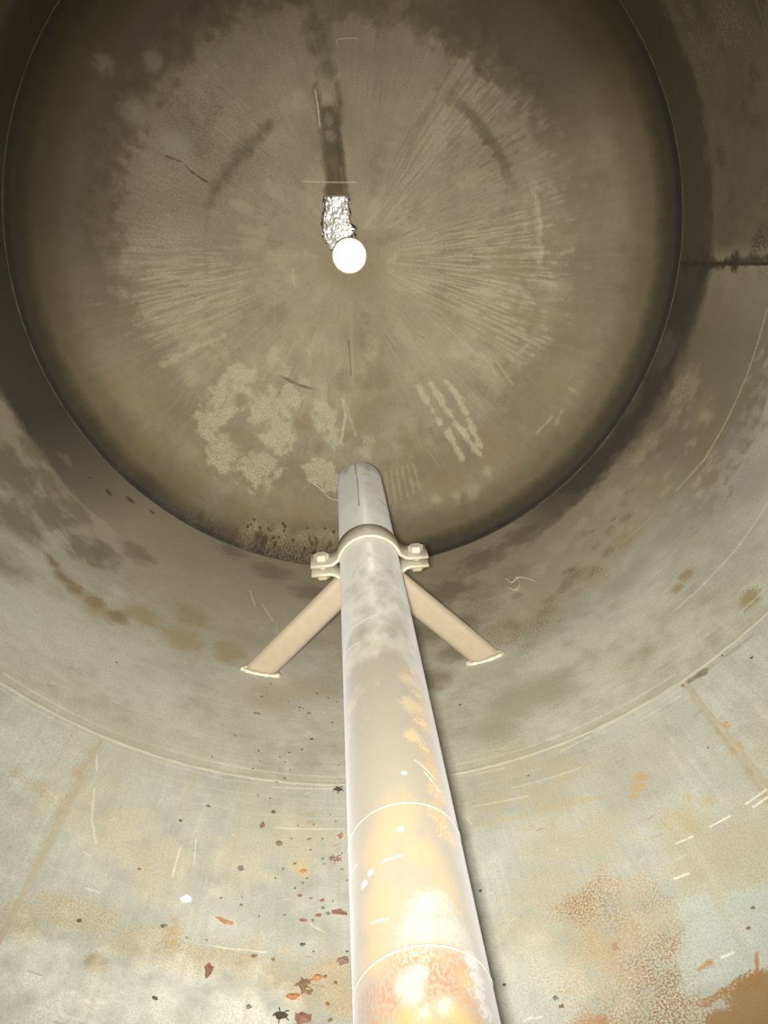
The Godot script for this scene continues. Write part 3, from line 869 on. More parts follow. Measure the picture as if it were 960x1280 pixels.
	blot(f, [Vector3(-0.037, -0.253, 0.012), Vector3(-0.035, -0.226, 0.012), Vector3(-0.041, -0.287, 0.01)], c255(180, 172, 140), 0.7, 1.4, 0.7)
	line(f, [Vector2(-0.093, -0.143), Vector2(-0.042, -0.142), Vector2(0.015, -0.142)], 0.0025, c255(198, 188, 154), 0.7, 0.5)
	line(f, [Vector2(-0.004, 0.173), Vector2(0.000, 0.248)], 0.003, c255(84, 72, 50), 0.7, 0.4)
	line(f, [Vector2(0.001, 0.098), Vector2(0.002, 0.265)], 0.016, c255(170, 160, 130), 0.5, 0.9, 0.4)
	line(f, [Vector2(-0.170, 0.237), Vector2(-0.155, 0.049)], 0.002, c255(176, 166, 136), 0.2, 0.6)
	for i in 90:   # short radial scratches
		var a := rng.randf_range(-PI, PI)
		var r := rng.randf_range(0.1, 0.44)
		var l := rng.randf_range(0.01, 0.05)
		line(f, [Vector2(sin(a), cos(a)) * r, Vector2(sin(a + 0.02), cos(a + 0.02)) * (r + l)], rng.randf_range(0.0015, 0.004), c255(192, 184, 152) if i % 3 else c255(96, 86, 62), rng.randf_range(0.12, 0.35), 0.5, 0.2)
	# --- the dip pipe
	var p := "pipe"
	band(p, 0.66, 1.6, c255(122, 113, 93), 0.88, 0.3, 0.4, 0.0, {"rough": 0.7})  # pipe colour darkened towards its near end to offset the stronger flash there
	band(p, 0.0, 0.085, c255(122, 113, 88), 0.75, 0.03, 0.9)
	blot(p, [Vector3(0.008, 0.131, 0.012), Vector3(0.012, 0.191, 0.01)], c255(190, 176, 90), 0.6, 1.0)
	line(p, [Vector2(-0.008, 0.066), Vector2(-0.008, 0.193), Vector2(-0.010, 0.308)], 0.0022, c255(70, 66, 56), 0.85, 0.5)
	line(p, [Vector2(-0.008, 0.044), Vector2(-0.010, 0.128)], 0.005, c255(90, 84, 64), 0.6, 0.5)
	blot(p, [Vector3(0.037, 0.259, 0.012), Vector3(0.039, 0.313, 0.012), Vector3(0.051, 0.340, 0.014)], c255(140, 128, 98), 0.6, 1.1)
	blot(p, [Vector3(0.040, 0.543, 0.02), Vector3(0.033, 0.645, 0.02), Vector3(0.032, 0.705, 0.022), Vector3(0.036, 0.743, 0.018)], c255(150, 136, 104), 0.65, 1.1, 0.3)
	blot(p, [Vector3(0.030, 0.796, 0.016), Vector3(0.033, 0.822, 0.016), Vector3(0.033, 0.848, 0.014), Vector3(0.029, 0.882, 0.014), Vector3(0.027, 0.916, 0.014), Vector3(0.027, 0.942, 0.012)], c255(166, 134, 78), 0.85, 0.9, 0.3)
	line(p, [Vector2(0.033, 0.783), Vector2(0.030, 0.844), Vector2(0.027, 0.895), Vector2(0.026, 0.938), Vector2(0.025, 0.980), Vector2(0.024, 1.013)], 0.013, c255(168, 134, 76), 0.75, 1.0, 0.3, 1.0)
	blot(p, [Vector3(0.027, 0.793, 0.006), Vector3(0.027, 0.831, 0.006), Vector3(0.026, 0.879, 0.006), Vector3(0.024, 0.914, 0.005)], c255(206, 176, 116), 0.7, 1.3, 0.5)
	blot(p, [Vector3(0.021, 0.812, 0.012), Vector3(0.016, 0.855, 0.014), Vector3(0.015, 0.903, 0.012)], c255(186, 164, 108), 0.6, 0.9)
	blot(p, [Vector3(0.027, 0.965, 0.012), Vector3(0.024, 0.993, 0.012), Vector3(0.027, 1.007, 0.012)], c255(190, 152, 92), 0.6, 1.0, 0.3)
	blot(p, [Vector3(-0.034, 0.680, 0.012), Vector3(-0.040, 0.758, 0.014), Vector3(-0.041, 0.829, 0.012)], c255(180, 168, 128), 0.5, 1.0)
	blot(p, [Vector3(-0.025, 1.021, 0.03), Vector3(-0.005, 0.999, 0.03), Vector3(0.008, 1.030, 0.025), Vector3(-0.028, 1.067, 0.03), Vector3(0.021, 1.060, 0.02), Vector3(-0.037, 1.101, 0.02)], c255(156, 136, 96), 0.55, 0.9, 0.0, 0.7)
	blot(p, [Vector3(0.008, 1.076, 0.018), Vector3(0.001, 1.094, 0.02), Vector3(0.015, 1.095, 0.02), Vector3(-0.003, 1.105, 0.016)], c255(146, 146, 134), 0.8, 0.8, 0.0, 0.6, {"rough": 0.85})
	blot(p, [Vector3(0.002, 1.077, 0.006), Vector3(0.005, 1.073, 0.006)], c255(206, 176, 150), 0.7, 0.8)
	blot(p, [Vector3(-0.006, 1.117, 0.018), Vector3(0.008, 1.115, 0.018), Vector3(0.016, 1.121, 0.018), Vector3(0.003, 1.130, 0.018), Vector3(0.019, 1.133, 0.016), Vector3(-0.008, 1.134, 0.014), Vector3(-0.018, 1.141, 0.014), Vector3(0.008, 1.146, 0.018), Vector3(0.021, 1.146, 0.012), Vector3(-0.033, 1.138, 0.014)], c255(152, 108, 76), 0.8, 1.0, 0.3)
	blot(p, [Vector3(0.004, 1.123, 0.008), Vector3(0.007, 1.126, 0.008), Vector3(-0.011, 1.121, 0.008), Vector3(-0.021, 1.130, 0.01), Vector3(0.010, 1.130, 0.006), Vector3(-0.039, 1.127, 0.012), Vector3(0.002, 1.138, 0.006)], c255(146, 92, 74), 0.6, 1.2, 0.3)
	blot(p, [Vector3(-0.012, 1.128, 0.009), Vector3(-0.010, 1.136, 0.008), Vector3(0.006, 1.143, 0.008), Vector3(-0.005, 1.146, 0.007), Vector3(-0.005, 1.123, 0.005)], c255(154, 148, 132), 0.9, 1.2, 0.0, 0.6, {"rough": 0.85})
	blot(p, [Vector3(-0.014, 1.147, 0.009), Vector3(0.014, 1.150, 0.01), Vector3(-0.002, 1.155, 0.012), Vector3(0.023, 1.124, 0.007)], c255(152, 128, 78), 0.7, 1.2, 0.0, 0.6, {"rough": 0.85})
	blot(p, [Vector3(0.030, 1.110, 0.006), Vector3(0.031, 1.120, 0.007), Vector3(0.030, 1.130, 0.008), Vector3(0.033, 1.138, 0.008)], c255(172, 172, 172), 0.7, 1.1)
	for q in [[Vector2(-0.050, 0.644), Vector2(-0.026, 0.635)], [Vector2(-0.050, 0.692), Vector2(-0.018, 0.690)], [Vector2(-0.054, 0.720), Vector2(-0.027, 0.731)], [Vector2(-0.050, 0.751), Vector2(-0.037, 0.754)], [Vector2(-0.018, 0.690), Vector2(-0.004, 0.685)], [Vector2(0.028, 0.692), Vector2(0.048, 0.699)], [Vector2(-0.021, 1.035), Vector2(-0.006, 1.035)], [Vector2(-0.032, 1.077), Vector2(-0.020, 1.081)], [Vector2(-0.052, 1.019), Vector2(-0.044, 1.020)], [Vector2(0.013, 0.935), Vector2(0.029, 0.950)], [Vector2(0.019, 0.947), Vector2(0.031, 0.962)]]:
		line(p, [q[0], q[1]], 0.0014, c255(240, 236, 210), 0.75, 0.4, 0.2)
	for q in [Vector3(-0.031, 1.038, 0.003), Vector3(-0.037, 1.043, 0.004), Vector3(-0.006, 1.011, 0.003), Vector3(0.002, 0.952, 0.0025)]:
		blot(p, [q], c255(250, 246, 228), 0.9, 0.4)


func dip_pipe() -> void:
	var y0 := 0.055
	var y1 := 1.3
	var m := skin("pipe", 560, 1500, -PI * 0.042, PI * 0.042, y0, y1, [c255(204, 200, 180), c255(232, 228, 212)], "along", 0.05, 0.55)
	var t := thing("dip_pipe", "long worn steel dip pipe with rust blotches running down beside the shell", "pipe", pipe_at(0.055))
	var st := start(0)
	var rows := []
	var uvs := []
	var ax := (pipe_at(1.0) - pipe_at(0.0)).normalized()
	var u := Vector3(1, 0, 0) - ax * ax.x
	u = u.normalized()
	var v := u.cross(ax).normalized()   # towards the middle of the tank
	if v.z > 0.0:
		v = -v
	var ys := [0.055]
	for i in 24:
		ys.append(lerpf(0.06, 1.3, i / 23.0))
	ys.append(1.94)
	for y in ys:
		var a := []
		var b := []
		for j in 49:
			var g := TAU * j / 48.0 - PI
			a.append(pipe_at(y) - pipe_at(0.055) + (v * cos(g) + u * sin(g)) * 0.042)
			b.append(Vector2(j / 48.0, 1.0 - (y - y0) / (y1 - y0)))
		rows.append(a)
		uvs.append(b)
	sheet(st, rows, uvs, true)
	var inner := []
	for y in [0.055, 1.94]:
		var a := []
		for j in 49:
			var g := TAU * j / 48.0 - PI
			a.append(pipe_at(y) - pipe_at(0.055) + (v * cos(g) + u * sin(g)) * 0.038)
		inner.append(a)
	st.set_smooth_group(1)
	sheet(st, inner, [], false)
	st.set_smooth_group(-1)
	sheet(st, [inner[0], rows[0]], [], true)
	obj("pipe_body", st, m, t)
	# two ground butt welds show as thin raised rings
	var bead := metal(c255(178, 170, 146), 0.6, 0.05)
	for y in [0.985, 1.105]:
		st = start(0)
		var pts := []
		for j in 65:
			var g := TAU * j / 64.0
			pts.append(pipe_at(y) - pipe_at(0.055) + (v * cos(g) + u * sin(g)) * 0.0416)
		tube(st, pts, 0.0009, 0.1, 5, true)
		obj("ring_weld", st, bead, t)


# a ribbon of flat bar along a path in a level plane, with thickness and rounded corners
func strap_mesh(path: Array, width: float, thick: float, frame: Basis) -> SurfaceTool:
	var st := start(1)
	var n := path.size()
	var sec := [Vector2(-0.5, -0.5), Vector2(0.5, -0.5), Vector2(0.5, 0.5), Vector2(-0.5, 0.5)]
	var cut := 0.0012
	var prof := []
	for i in 4:
		var p: Vector2 = sec[i] * Vector2(width, thick)
		var s := Vector2(signf(p.x), signf(p.y)) * cut
		if i % 2 == 0:
			prof.append(p - Vector2(0, s.y))
			prof.append(p - Vector2(s.x, 0))
		else:
			prof.append(p - Vector2(s.x, 0))
			prof.append(p - Vector2(0, s.y))
	var rows := []
	for i in n:
		var a: Vector2 = path[maxi(i - 1, 0)]
		var b: Vector2 = path[mini(i + 1, n - 1)]
		var t := (b - a).normalized()
		var nn := Vector2(-t.y, t.x)
		var row := []
		for k in 9:
			var q: Vector2 = prof[k % 8]
			var p: Vector2 = path[i] + nn * q.y
			row.append(frame * Vector3(p.x, q.x, p.y))
		rows.append(row)
	for i in n - 1:
		for k in 8:
			put_quad(st, rows[i][k], rows[i][k + 1], rows[i + 1][k + 1], rows[i + 1][k])
	for e in [0, n - 1]:
		for k in range(1, 7):
			var tri := [rows[e][0], rows[e][k], rows[e][k + 1]]
			if e == 0:
				tri.reverse()
			for vv in tri:
				st.add_vertex(vv)
	return st


func hexagon(st: SurfaceTool, at: Vector3, axis: Vector3, r: float, tall: float, sides := 6, turn := 0.0) -> void:
	var u := axis.cross(Vector3(0, 1, 0)).normalized()
	var v := axis.cross(u)
	var rows := []
	for q in [Vector2(0.001, 0.0), Vector2(r, 0.0), Vector2(r, tall * 0.85), Vector2(r * 0.86, tall), Vector2(0.001, tall)]:
		var row := []
		for j in sides + 1:
			var g := TAU * j / sides + turn
			row.append(at + axis * q.y + (u * cos(g) + v * sin(g)) * q.x)
		rows.append(row)
	st.set_smooth_group(-1)
	for i in 4:
		for j in sides:
			put_quad(st, rows[i][j], rows[i + 1][j], rows[i + 1][j + 1], rows[i][j + 1])


func support() -> void:
	var yc := 0.431
	var at := pipe_at(yc)
	var t := thing("pipe_support", "two-legged steel bracket clamped with bolts around the dip pipe", "bracket", at)
	var steel := metal(c255(216, 207, 182), 0.55, 0.2, 0.18)
	var cream := metal(c255(176, 161, 134), 0.6, 0.08, 0.06)
	var tilt := Basis(Vector3(0, 1, 0), deg_to_rad(4.0)) * Basis(Vector3(0, 0, 1), deg_to_rad(-1.5))
	# the clamp: two bent straps with flat ears
	for side in [-1.0, 1.0]:
		var path := []
		var r := 0.0450
		var gap := 0.0065
		path.append(Vector2(-0.082, gap * side))
		path.append(Vector2(-0.056, gap * side))
		path.append(Vector2(-0.051, (gap + 0.0012) * side))
		var a0 := 0.30
		for i in 25:
			var a := lerpf(PI - a0, a0, i / 24.0)
			path.append(Vector2(cos(a) * r, sin(a) * r * side))
		path.append(Vector2(0.051, (gap + 0.0012) * side))
		path.append(Vector2(0.056, gap * side))
		path.append(Vector2(0.082, gap * side))
		if side < 0.0:
			path.reverse()
		var st := strap_mesh(path, 0.048, 0.005, tilt)
		var o := obj("clamp_strap", st, steel, t)
		o.set_meta("label", "front half of the clamp" if side < 0.0 else "rear half of the clamp")
	for s in [-1.0, 1.0]:
		var st := start(-1)
		hexagon(st, tilt * Vector3(0.067 * s, 0.0, -0.009), tilt * Vector3(0, 0, -1), 0.0105, 0.008, 6, 0.0)
		hexagon(st, tilt * Vector3(0.067 * s, 0.0, 0.02), tilt * Vector3(0, 0, -1), 0.006, 0.03, 12, 0.0)
		obj("bolt", st, steel, t)
		st = start(-1)
		hexagon(st, tilt * Vector3(0.067 * s, 0.0, 0.009), tilt * Vector3(0, 0, 1), 0.0115, 0.011, 6, 0.0)
		obj("nut", st, cream, t)
	# the two struts: flat bars fanning out to the shell
	var top := 0.447
	for q in [[deg_to_rad(-13.8), 1.0], [deg_to_rad(18.4), -1.0]]:
		var foot := around(q[0], R + 0.001, top - 0.004)
		var hub := pipe_at(top - 0.004)
		var dir := (foot - hub).normalized()
		var across := dir.cross(Vector3(0, 1, 0)).normalized()
		var w := 0.0205
		var rows := []
		var sec := []
		for i in 13:       # shallow crowned section
			var g := lerpf(-1.0, 1.0, i / 12.0)
			sec.append(Vector2(g * w, 0.0045 - 0.0075 * pow(absf(g), 6.0)))
		for i in 13:
			var g := lerpf(1.0, -1.0, i / 12.0)
			sec.append(Vector2(g * w, -0.0045 - 0.003 * (1.0 - pow(absf(g), 6.0)) + 0.0))
		sec.append(sec[0])
		for e in 13:
			var f := e / 12.0
			var row := []
			for p in sec:
				var a = hub + dir * 0.046 + across * p.x
				var far = hub + across * p.x
				# reach the round shell exactly
				var bq = far.x * dir.x + far.z * dir.z
				var cq = far.x * far.x + far.z * far.z - (R + 0.001) * (R + 0.001)
				var reach = -bq + sqrt(bq * bq - cq)
				var b = far + dir * reach
				row.append(a.lerp(b, f) + Vector3(0, p.y, 0) - at)
			rows.append(row)
		var st := start(0)
		sheet(st, rows, [], true)
		var o := obj("strut", st, cream, t)
		# the fillet weld at the foot
		st = start(0)
		var pts := []
		for i in 37:
			var g := TAU * i / 36.0
			var p := Vector2(cos(g) * (w + 0.003), sin(g) * 0.006 + 0.002)
			var far = hub + across * p.x
			var bq = far.x * dir.x + far.z * dir.z
			var cq = far.x * far.x + far.z * far.z - (R - 0.0005) * (R - 0.0005)
			pts.append(far + dir * (-bq + sqrt(bq * bq - cq)) + Vector3(0, p.y, 0) - at)
		tube(st, pts, 0.0036, 0.35, 6, true)
		obj("weld_bead", st, metal(c255(196, 188, 160), 0.45, 0.2), o)


func puddle() -> void:
	var m := StandardMaterial3D.new()
	m.albedo_color = c255(136, 130, 110)
	m.roughness = 0.48
	m.metallic = 0.25
	m.clearcoat_enabled = true
	m.clearcoat = 0.25
	m.clearcoat_roughness = 0.15
	var st := start(0)
	var edge := [[Vector2(-0.057, -0.119), Vector2(0.004, -0.122)], [Vector2(-0.056, -0.101), Vector2(0.005, -0.103)], [Vector2(-0.062, -0.058), Vector2(0.010, -0.066)], [Vector2(-0.061, -0.033), Vector2(0.023, -0.055)], [Vector2(-0.053, -0.022), Vector2(0.019, -0.034)], [Vector2(-0.043, -0.006), Vector2(0.019, -0.015)]]
	var n := FastNoiseLite.new()
	n.seed = 3
	n.frequency = 120.0
	n.fractal_octaves = 3
	var rows := []
	for i in 101:
		var f := i / 100.0 * (edge.size() - 1)
		var a := int(minf(f, edge.size() - 2))
		var l: Vector2 = edge[a][0].lerp(edge[a + 1][0], f - a)
		var r: Vector2 = edge[a][1].lerp(edge[a + 1][1], f - a)
		var row := []
		for j in 65:
			var t := j / 64.0
			var p := l.lerp(r, t)
			p += Vector2(n.get_noise_2d(p.y * 0.5, t * 0.3), 0) * 0.004 * (absf(t - 0.5) * 2.0)
			if p.length() < HOLE + 0.0045:
				p = p.normalized() * (HOLE + 0.0045)
			var rim := minf(minf(t, 1.0 - t) * 8.0, minf(i, 100 - i) / 6.0)
			var up := 0.0007 * minf(rim, 1.0) * (1.0 + 0.24 * n.get_noise_2d(p.x, p.y) + 0.6 * n.get_noise_2d(p.x * 0.2 + 3.0, p.y * 0.2)) - 0.0006 * (1.0 - minf(rim, 1.0))
			row.append(Vector3(p.x, dish(maxf(p.length(), HOLE)) + up, p.y))
		rows.append(row)
	sheet(st, rows, [], false)
	var o := obj("water_puddle", st, m)
	meta(o, "glinting film of water lying at the edge of the drain hole", "puddle")


func flake(r: float, s: int, tall: float, longish: float) -> SurfaceTool:
	var g := RandomNumberGenerator.new()
	g.seed = s
	var st := start(-1)
	var n := 11
	var rim := []
	var low := []
	for j in n:
		var a := TAU * j / n + g.randf_range(-0.25, 0.25)
		var k := r * g.randf_range(0.5, 1.1)
		var p := Vector3(cos(a) * k * longish, g.randf_range(0.4, 1.3) * tall, sin(a) * k / longish)
		rim.append(p)
		low.append(Vector3(p.x * 0.92, -0.0006, p.z * 0.92))
	var mid := Vector3(g.randf_range(-0.2, 0.2) * r, tall * g.randf_range(1.0, 1.7), g.randf_range(-0.2, 0.2) * r)
	for j in n:
		var b := (j + 1) % n
		for v in [mid, rim[b], rim[j]]:
			st.add_vertex(v)
		put_quad(st, rim[j], rim[b], low[b], low[j])
		for v in [Vector3(0, -0.0006, 0), low[j], low[b]]:
			st.add_vertex(v)
	return st


# lay a small mesh (y = away from the sheet) on the shell at (arc, height)
func stick(at: Vector2, st: SurfaceTool, m: Material, called: String, turn: float) -> MeshInstance3D:
	var phi := at.x / R
	var o := obj(called, st, m)
	var up := -around(phi, 1.0, 0.0)
	var side := Vector3(cos(phi), 0, -sin(phi))
	o.transform = Transform3D(Basis(side, up, side.cross(up)) * Basis(Vector3(0, 1, 0), fmod(turn * 7.3, 0.8) - 0.4), around(phi, R, at.y))
	return o


func debris() -> void:
	var tints := {"k": c255(86, 78, 64), "b": c255(118, 96, 68), "t": c255(176, 158, 120), "g": c255(112, 108, 94), "r": c255(128, 90, 74), "m": c255(122, 100, 84), "o": c255(158, 108, 66), "d": c255(72, 58, 44), "w": c255(250, 250, 246)}
	var mats := {}
	for k in tints:
		mats[k] = metal(tints[k], 0.75, 0.0)
	# the flakes that stand out
	for q in [
		[Vector2(-0.168, 0.870), 4.6, "w", 1.2, "white_chip", "bright white chip of paint stuck low on the shell", "chip"],
		[Vector2(-0.135, 0.941), 6.2, "r", 0.75, "rust_flake", "tall dark red rust flake at the left end of the tan stain", "flake"],
		[Vector2(-0.062, 0.959), 5.0, "o", 1.3, "rust_flake", "bright orange rust flake just above the black lump", "flake"],
		[Vector2(-0.027, 0.692), 5.2, "d", 1.2, "debris_clump", "ragged blackish clump touching the edge of the pipe above an orange flake", "clump"],
		[Vector2(-0.108, 0.759), 4.2, "r", 0.8, "rust_flake", "small red rust flake above the two grey flakes", "flake"],
		[Vector2(-0.024, 0.769), 4.0, "o", 0.85, "rust_flake", "orange flake close beside the pipe, below the blackish clump", "flake"],
		[Vector2(-0.089, 0.783), 4.4, "g", 1.1, "grey_flake", "upper of the two larger grey flakes on the pale shell", "flake"],
		[Vector2(-0.123, 0.824), 4.0, "g", 1.1, "grey_flake", "lower of the two larger grey flakes on the pale shell", "flake"],
		[Vector2(-0.029, 0.802), 5.2, "m", 1.3, "debris_clump", "ragged reddish clump beside the pipe under the orange flake", "clump"],
		[Vector2(-0.061, 0.820), 2.8, "o", 1.4, "rust_flake", "little orange flake on the yellow stain left of the pipe", "flake"],
		[Vector2(-0.024, 0.871), 5.4, "r", 1.5, "rust_flake", "wide dark red flake close beside the pipe, over the pale thin scratch", "flake"],
		[Vector2(-0.021, 0.924), 6.0, "m", 1.2, "rust_flake", "dull red flake touching the pipe low down, beside the tan stain", "flake"],
		[Vector2(-0.042, 0.940), 4.6, "o", 1.2, "rust_flake", "reddish orange flake on the tan stain right of the brown lump", "flake"],
		[Vector2(-0.054, 0.948), 6.5, "b", 0.75, "debris_clump", "brown lumpy clump in the tan stain next to the bright orange flake", "clump"],
		[Vector2(-0.054, 0.978), 7.0, "r", 1.2, "rust_flake", "large red-brown flake at the bottom beside the black lump", "flake"],
		[Vector2(-0.071, 0.976), 5.4, "d", 1.2, "debris_clump", "small black lump on the pale shell under the tan stain", "clump"],
		[Vector2(-0.129, 0.889), 4.4, "o", 2.2, "rust_flake", "thin slanting orange-brown sliver stuck to the pale shell", "flake"],
	]:
		var at: Vector2 = q[0]
		var o := stick(at, flake(q[1] * 0.001, int(absf(at.x) * 9000.0 + at.y * 5000.0), 0.0016, q[3]), mats[q[2]], q[4], q[1])
		meta(o, q[5], q[6])
		if q[4] == "debris_clump":
			for i in 5:
				var st := start(-1)
				var g := TAU * i / 5.0 + 0.4
				var a: Vector3 = Vector3(cos(g), 0.0, sin(g)) * q[1] * 0.0005
				tube(st, [a + Vector3(0, 0.001, 0), a * 1.8 + Vector3(0, 0.0018, 0), a * 2.7 + Vector3(0.0006, 0.0004, 0)], 0.0005, 0.2, 5)
				obj("shred", st, mats[q[2]], o)
	# the many small ones
	for q in [
		[Vector2(-0.135, 0.508), 1.7, "k", 1.15, "dark flake under the weld of the strut foot, well away from the pipe"],
		[Vector2(-0.128, 0.496), 1.0, "k", 1.15, "dark speck under the weld of the strut foot, well away from the pipe"],
		[Vector2(-0.126, 0.471), 1.7, "b", 1.15, "brown flake under the weld of the strut foot, well away from the pipe"],
		[Vector2(-0.109, 0.507), 1.3, "b", 1.15, "brown flake under the weld of the strut foot, a little off the pipe"],
		[Vector2(-0.097, 0.512), 1.0, "k", 1.15, "dark speck under the weld of the strut foot, a little off the pipe"],
		[Vector2(-0.081, 0.523), 1.7, "k", 1.15, "upper dark flake between the strut foot and the girth weld, a little off the pipe"],
		[Vector2(-0.062, 0.594), 2.5, "k", 1.15, "lower dark flake between the strut foot and the girth weld, a little off the pipe"],
		[Vector2(-0.076, 0.525), 1.0, "k", 1.15, "dark speck between the strut foot and the girth weld, a little off the pipe"],
		[Vector2(-0.059, 0.483), 2.6, "k", 1.15, "upper dark flake under the weld of the strut foot, close to the pipe"],
		[Vector2(-0.043, 0.494), 1.5, "k", 1.15, "lower dark flake under the weld of the strut foot, close to the pipe"],
		[Vector2(-0.030, 0.504), 1.2, "k", 1.15, "dark speck under the weld of the strut foot, close to the pipe"],
		[Vector2(-0.068, 0.535), 2.3, "k", 1.6, "dark sliver between the strut foot and the girth weld, a little off the pipe"],
		[Vector2(-0.036, 0.554), 1.5, "k", 1.15, "dark flake between the strut foot and the girth weld, close to the pipe"],
		[Vector2(-0.137, 0.550), 3.6, "b", 1.6, "upper brown sliver between the strut foot and the girth weld, well away from the pipe"],
		[Vector2(-0.158, 0.608), 1.5, "b", 1.6, "lower brown sliver between the strut foot and the girth weld, well away from the pipe"],
		[Vector2(-0.143, 0.571), 1.5, "t", 1.15, "tan flake between the strut foot and the girth weld, well away from the pipe"],
		[Vector2(-0.177, 0.592), 0.8, "k", 1.15, "dark speck between the strut foot and the girth weld, well away from the pipe"],
		[Vector2(-0.073, 0.617), 1.7, "k", 1.15, "uppermost dark flake just above the girth weld, a little off the pipe"],
		[Vector2(-0.088, 0.626), 2.0, "k", 1.15, "middle dark flake just above the girth weld, a little off the pipe"],
		[Vector2(-0.099, 0.637), 1.5, "k", 1.15, "lowest dark flake just above the girth weld, a little off the pipe"],
		[Vector2(-0.126, 0.630), 1.2, "k", 1.15, "upper dark speck just above the girth weld, well away from the pipe"],
		[Vector2(-0.122, 0.649), 0.8, "k", 1.15, "lower dark speck just above the girth weld, well away from the pipe"],
		[Vector2(-0.092, 0.646), 1.0, "k", 1.15, "dark speck just above the girth weld, a little off the pipe"],
		[Vector2(-0.179, 0.658), 1.0, "k", 1.15, "dark speck just above the girth weld, near the white chip column"],
		[Vector2(-0.129, 0.666), 1.3, "k", 1.15, "dark flake just above the girth weld, well away from the pipe"],
		[Vector2(-0.085, 0.660), 1.5, "b", 1.15, "brown flake just above the girth weld, a little off the pipe"],
		[Vector2(-0.090, 0.676), 2.3, "r", 1.15, "dull red flake just above the girth weld, a little off the pipe"],
		[Vector2(-0.099, 0.685), 1.7, "g", 1.15, "grey flake just above the girth weld, a little off the pipe"],
		[Vector2(-0.027, 0.646), 1.3, "b", 1.15, "brown flake just above the girth weld, close to the pipe"],
		[Vector2(-0.118, 0.712), 1.5, "b", 1.15, "brown flake just below the girth weld, well away from the pipe"],
		[Vector2(-0.104, 0.714), 1.3, "k", 1.15, "upper dark flake just below the girth weld, well away from the pipe"],
		[Vector2(-0.098, 0.736), 2.6, "k", 1.15, "lower dark flake just below the girth weld, well away from the pipe"],
		[Vector2(-0.169, 0.743), 3.0, "b", 1.15, "brown flake just below the girth weld, near the white chip column"],
		[Vector2(-0.194, 0.773), 1.3, "k", 1.15, "upper dark flake just below the girth weld, near the white chip column"],
		[Vector2(-0.193, 0.773), 2.0, "k", 1.2, "lower dark flake just below the girth weld, near the white chip column"],
		[Vector2(-0.053, 0.752), 1.7, "g", 1.15, "grey flake just below the girth weld, close to the pipe"],
		[Vector2(-0.076, 0.775), 1.5, "g", 1.15, "uppermost grey flake level with the two grey flakes, a little off the pipe"],
		[Vector2(-0.055, 0.790), 1.7, "g", 1.15, "second-highest grey flake level with the two grey flakes, a little off the pipe"],
		[Vector2(-0.070, 0.810), 2.3, "g", 1.15, "third-highest grey flake level with the two grey flakes, a little off the pipe"],
		[Vector2(-0.081, 0.818), 1.5, "g", 1.15, "fourth-highest grey flake level with the two grey flakes, a little off the pipe"],
		[Vector2(-0.057, 0.829), 1.7, "g", 1.15, "lowest grey flake level with the two grey flakes, a little off the pipe"],
		[Vector2(-0.057, 0.774), 2.3, "g", 1.6, "grey sliver level with the two grey flakes, a little off the pipe"],
		[Vector2(-0.043, 0.773), 1.3, "g", 1.15, "uppermost grey flake level with the two grey flakes, close to the pipe"],
		[Vector2(-0.042, 0.802), 2.0, "g", 1.15, "middle grey flake level with the two grey flakes, close to the pipe"],
		[Vector2(-0.022, 0.816), 1.7, "g", 1.15, "lowest grey flake level with the two grey flakes, close to the pipe"],
		[Vector2(-0.050, 0.801), 1.7, "t", 1.15, "tan flake level with the two grey flakes, close to the pipe"],
		[Vector2(-0.061, 0.835), 2.1, "g", 1.15, "uppermost grey flake level with the white chip, a little off the pipe"],
		[Vector2(-0.052, 0.854), 1.7, "g", 1.15, "middle grey flake level with the white chip, a little off the pipe"],
		[Vector2(-0.076, 0.875), 1.5, "g", 1.15, "lowest grey flake level with the white chip, a little off the pipe"],
		[Vector2(-0.068, 0.842), 1.2, "k", 1.15, "dark speck level with the white chip, a little off the pipe"],
		[Vector2(-0.062, 0.851), 2.5, "b", 1.15, "brown flake level with the white chip, a little off the pipe"],
		[Vector2(-0.017, 0.831), 1.3, "g", 1.15, "uppermost grey flake level with the white chip, close to the pipe"],
		[Vector2(-0.040, 0.865), 2.5, "g", 1.15, "second-highest grey flake level with the white chip, close to the pipe"],
		[Vector2(-0.035, 0.872), 2.3, "g", 1.15, "third-highest grey flake level with the white chip, close to the pipe"],
		[Vector2(-0.049, 0.880), 1.7, "g", 1.15, "lowest grey flake level with the white chip, close to the pipe"],
		[Vector2(-0.041, 0.856), 2.5, "r", 1.15, "upper dull red flake level with the white chip, close to the pipe"],
		[Vector2(-0.044, 0.874), 3.0, "r", 1.15, "lower dull red flake level with the white chip, close to the pipe"],
		[Vector2(-0.058, 0.880), 3.0, "r", 1.6, "dull red sliver level with the white chip, a little off the pipe"],
		[Vector2(-0.137, 0.863), 1.5, "b", 1.15, "upper brown flake level with the white chip, well away from the pipe"],
		[Vector2(-0.117, 0.868), 1.5, "b", 1.15, "lower brown flake level with the white chip, well away from the pipe"],
		[Vector2(-0.181, 0.904), 2.3, "g", 1.6, "grey sliver level with the white chip, near the white chip column"],
		[Vector2(-0.159, 0.912), 1.3, "g", 1.15, "upper grey flake level with the white chip, near the white chip column"],
		[Vector2(-0.142, 0.911), 1.5, "g", 1.15, "lower grey flake level with the white chip, near the white chip column"],
		[Vector2(-0.057, 0.907), 2.6, "k", 1.15, "dark flake on the tan stain low down, a little off the pipe"],
		[Vector2(-0.099, 0.922), 2.6, "b", 1.15, "upper brown flake on the tan stain low down, well away from the pipe"],
		[Vector2(-0.082, 0.924), 2.0, "b", 1.15, "lower brown flake on the tan stain low down, well away from the pipe"],
		[Vector2(-0.036, 0.939), 2.0, "b", 1.15, "upper brown flake on the tan stain low down, close to the pipe"],
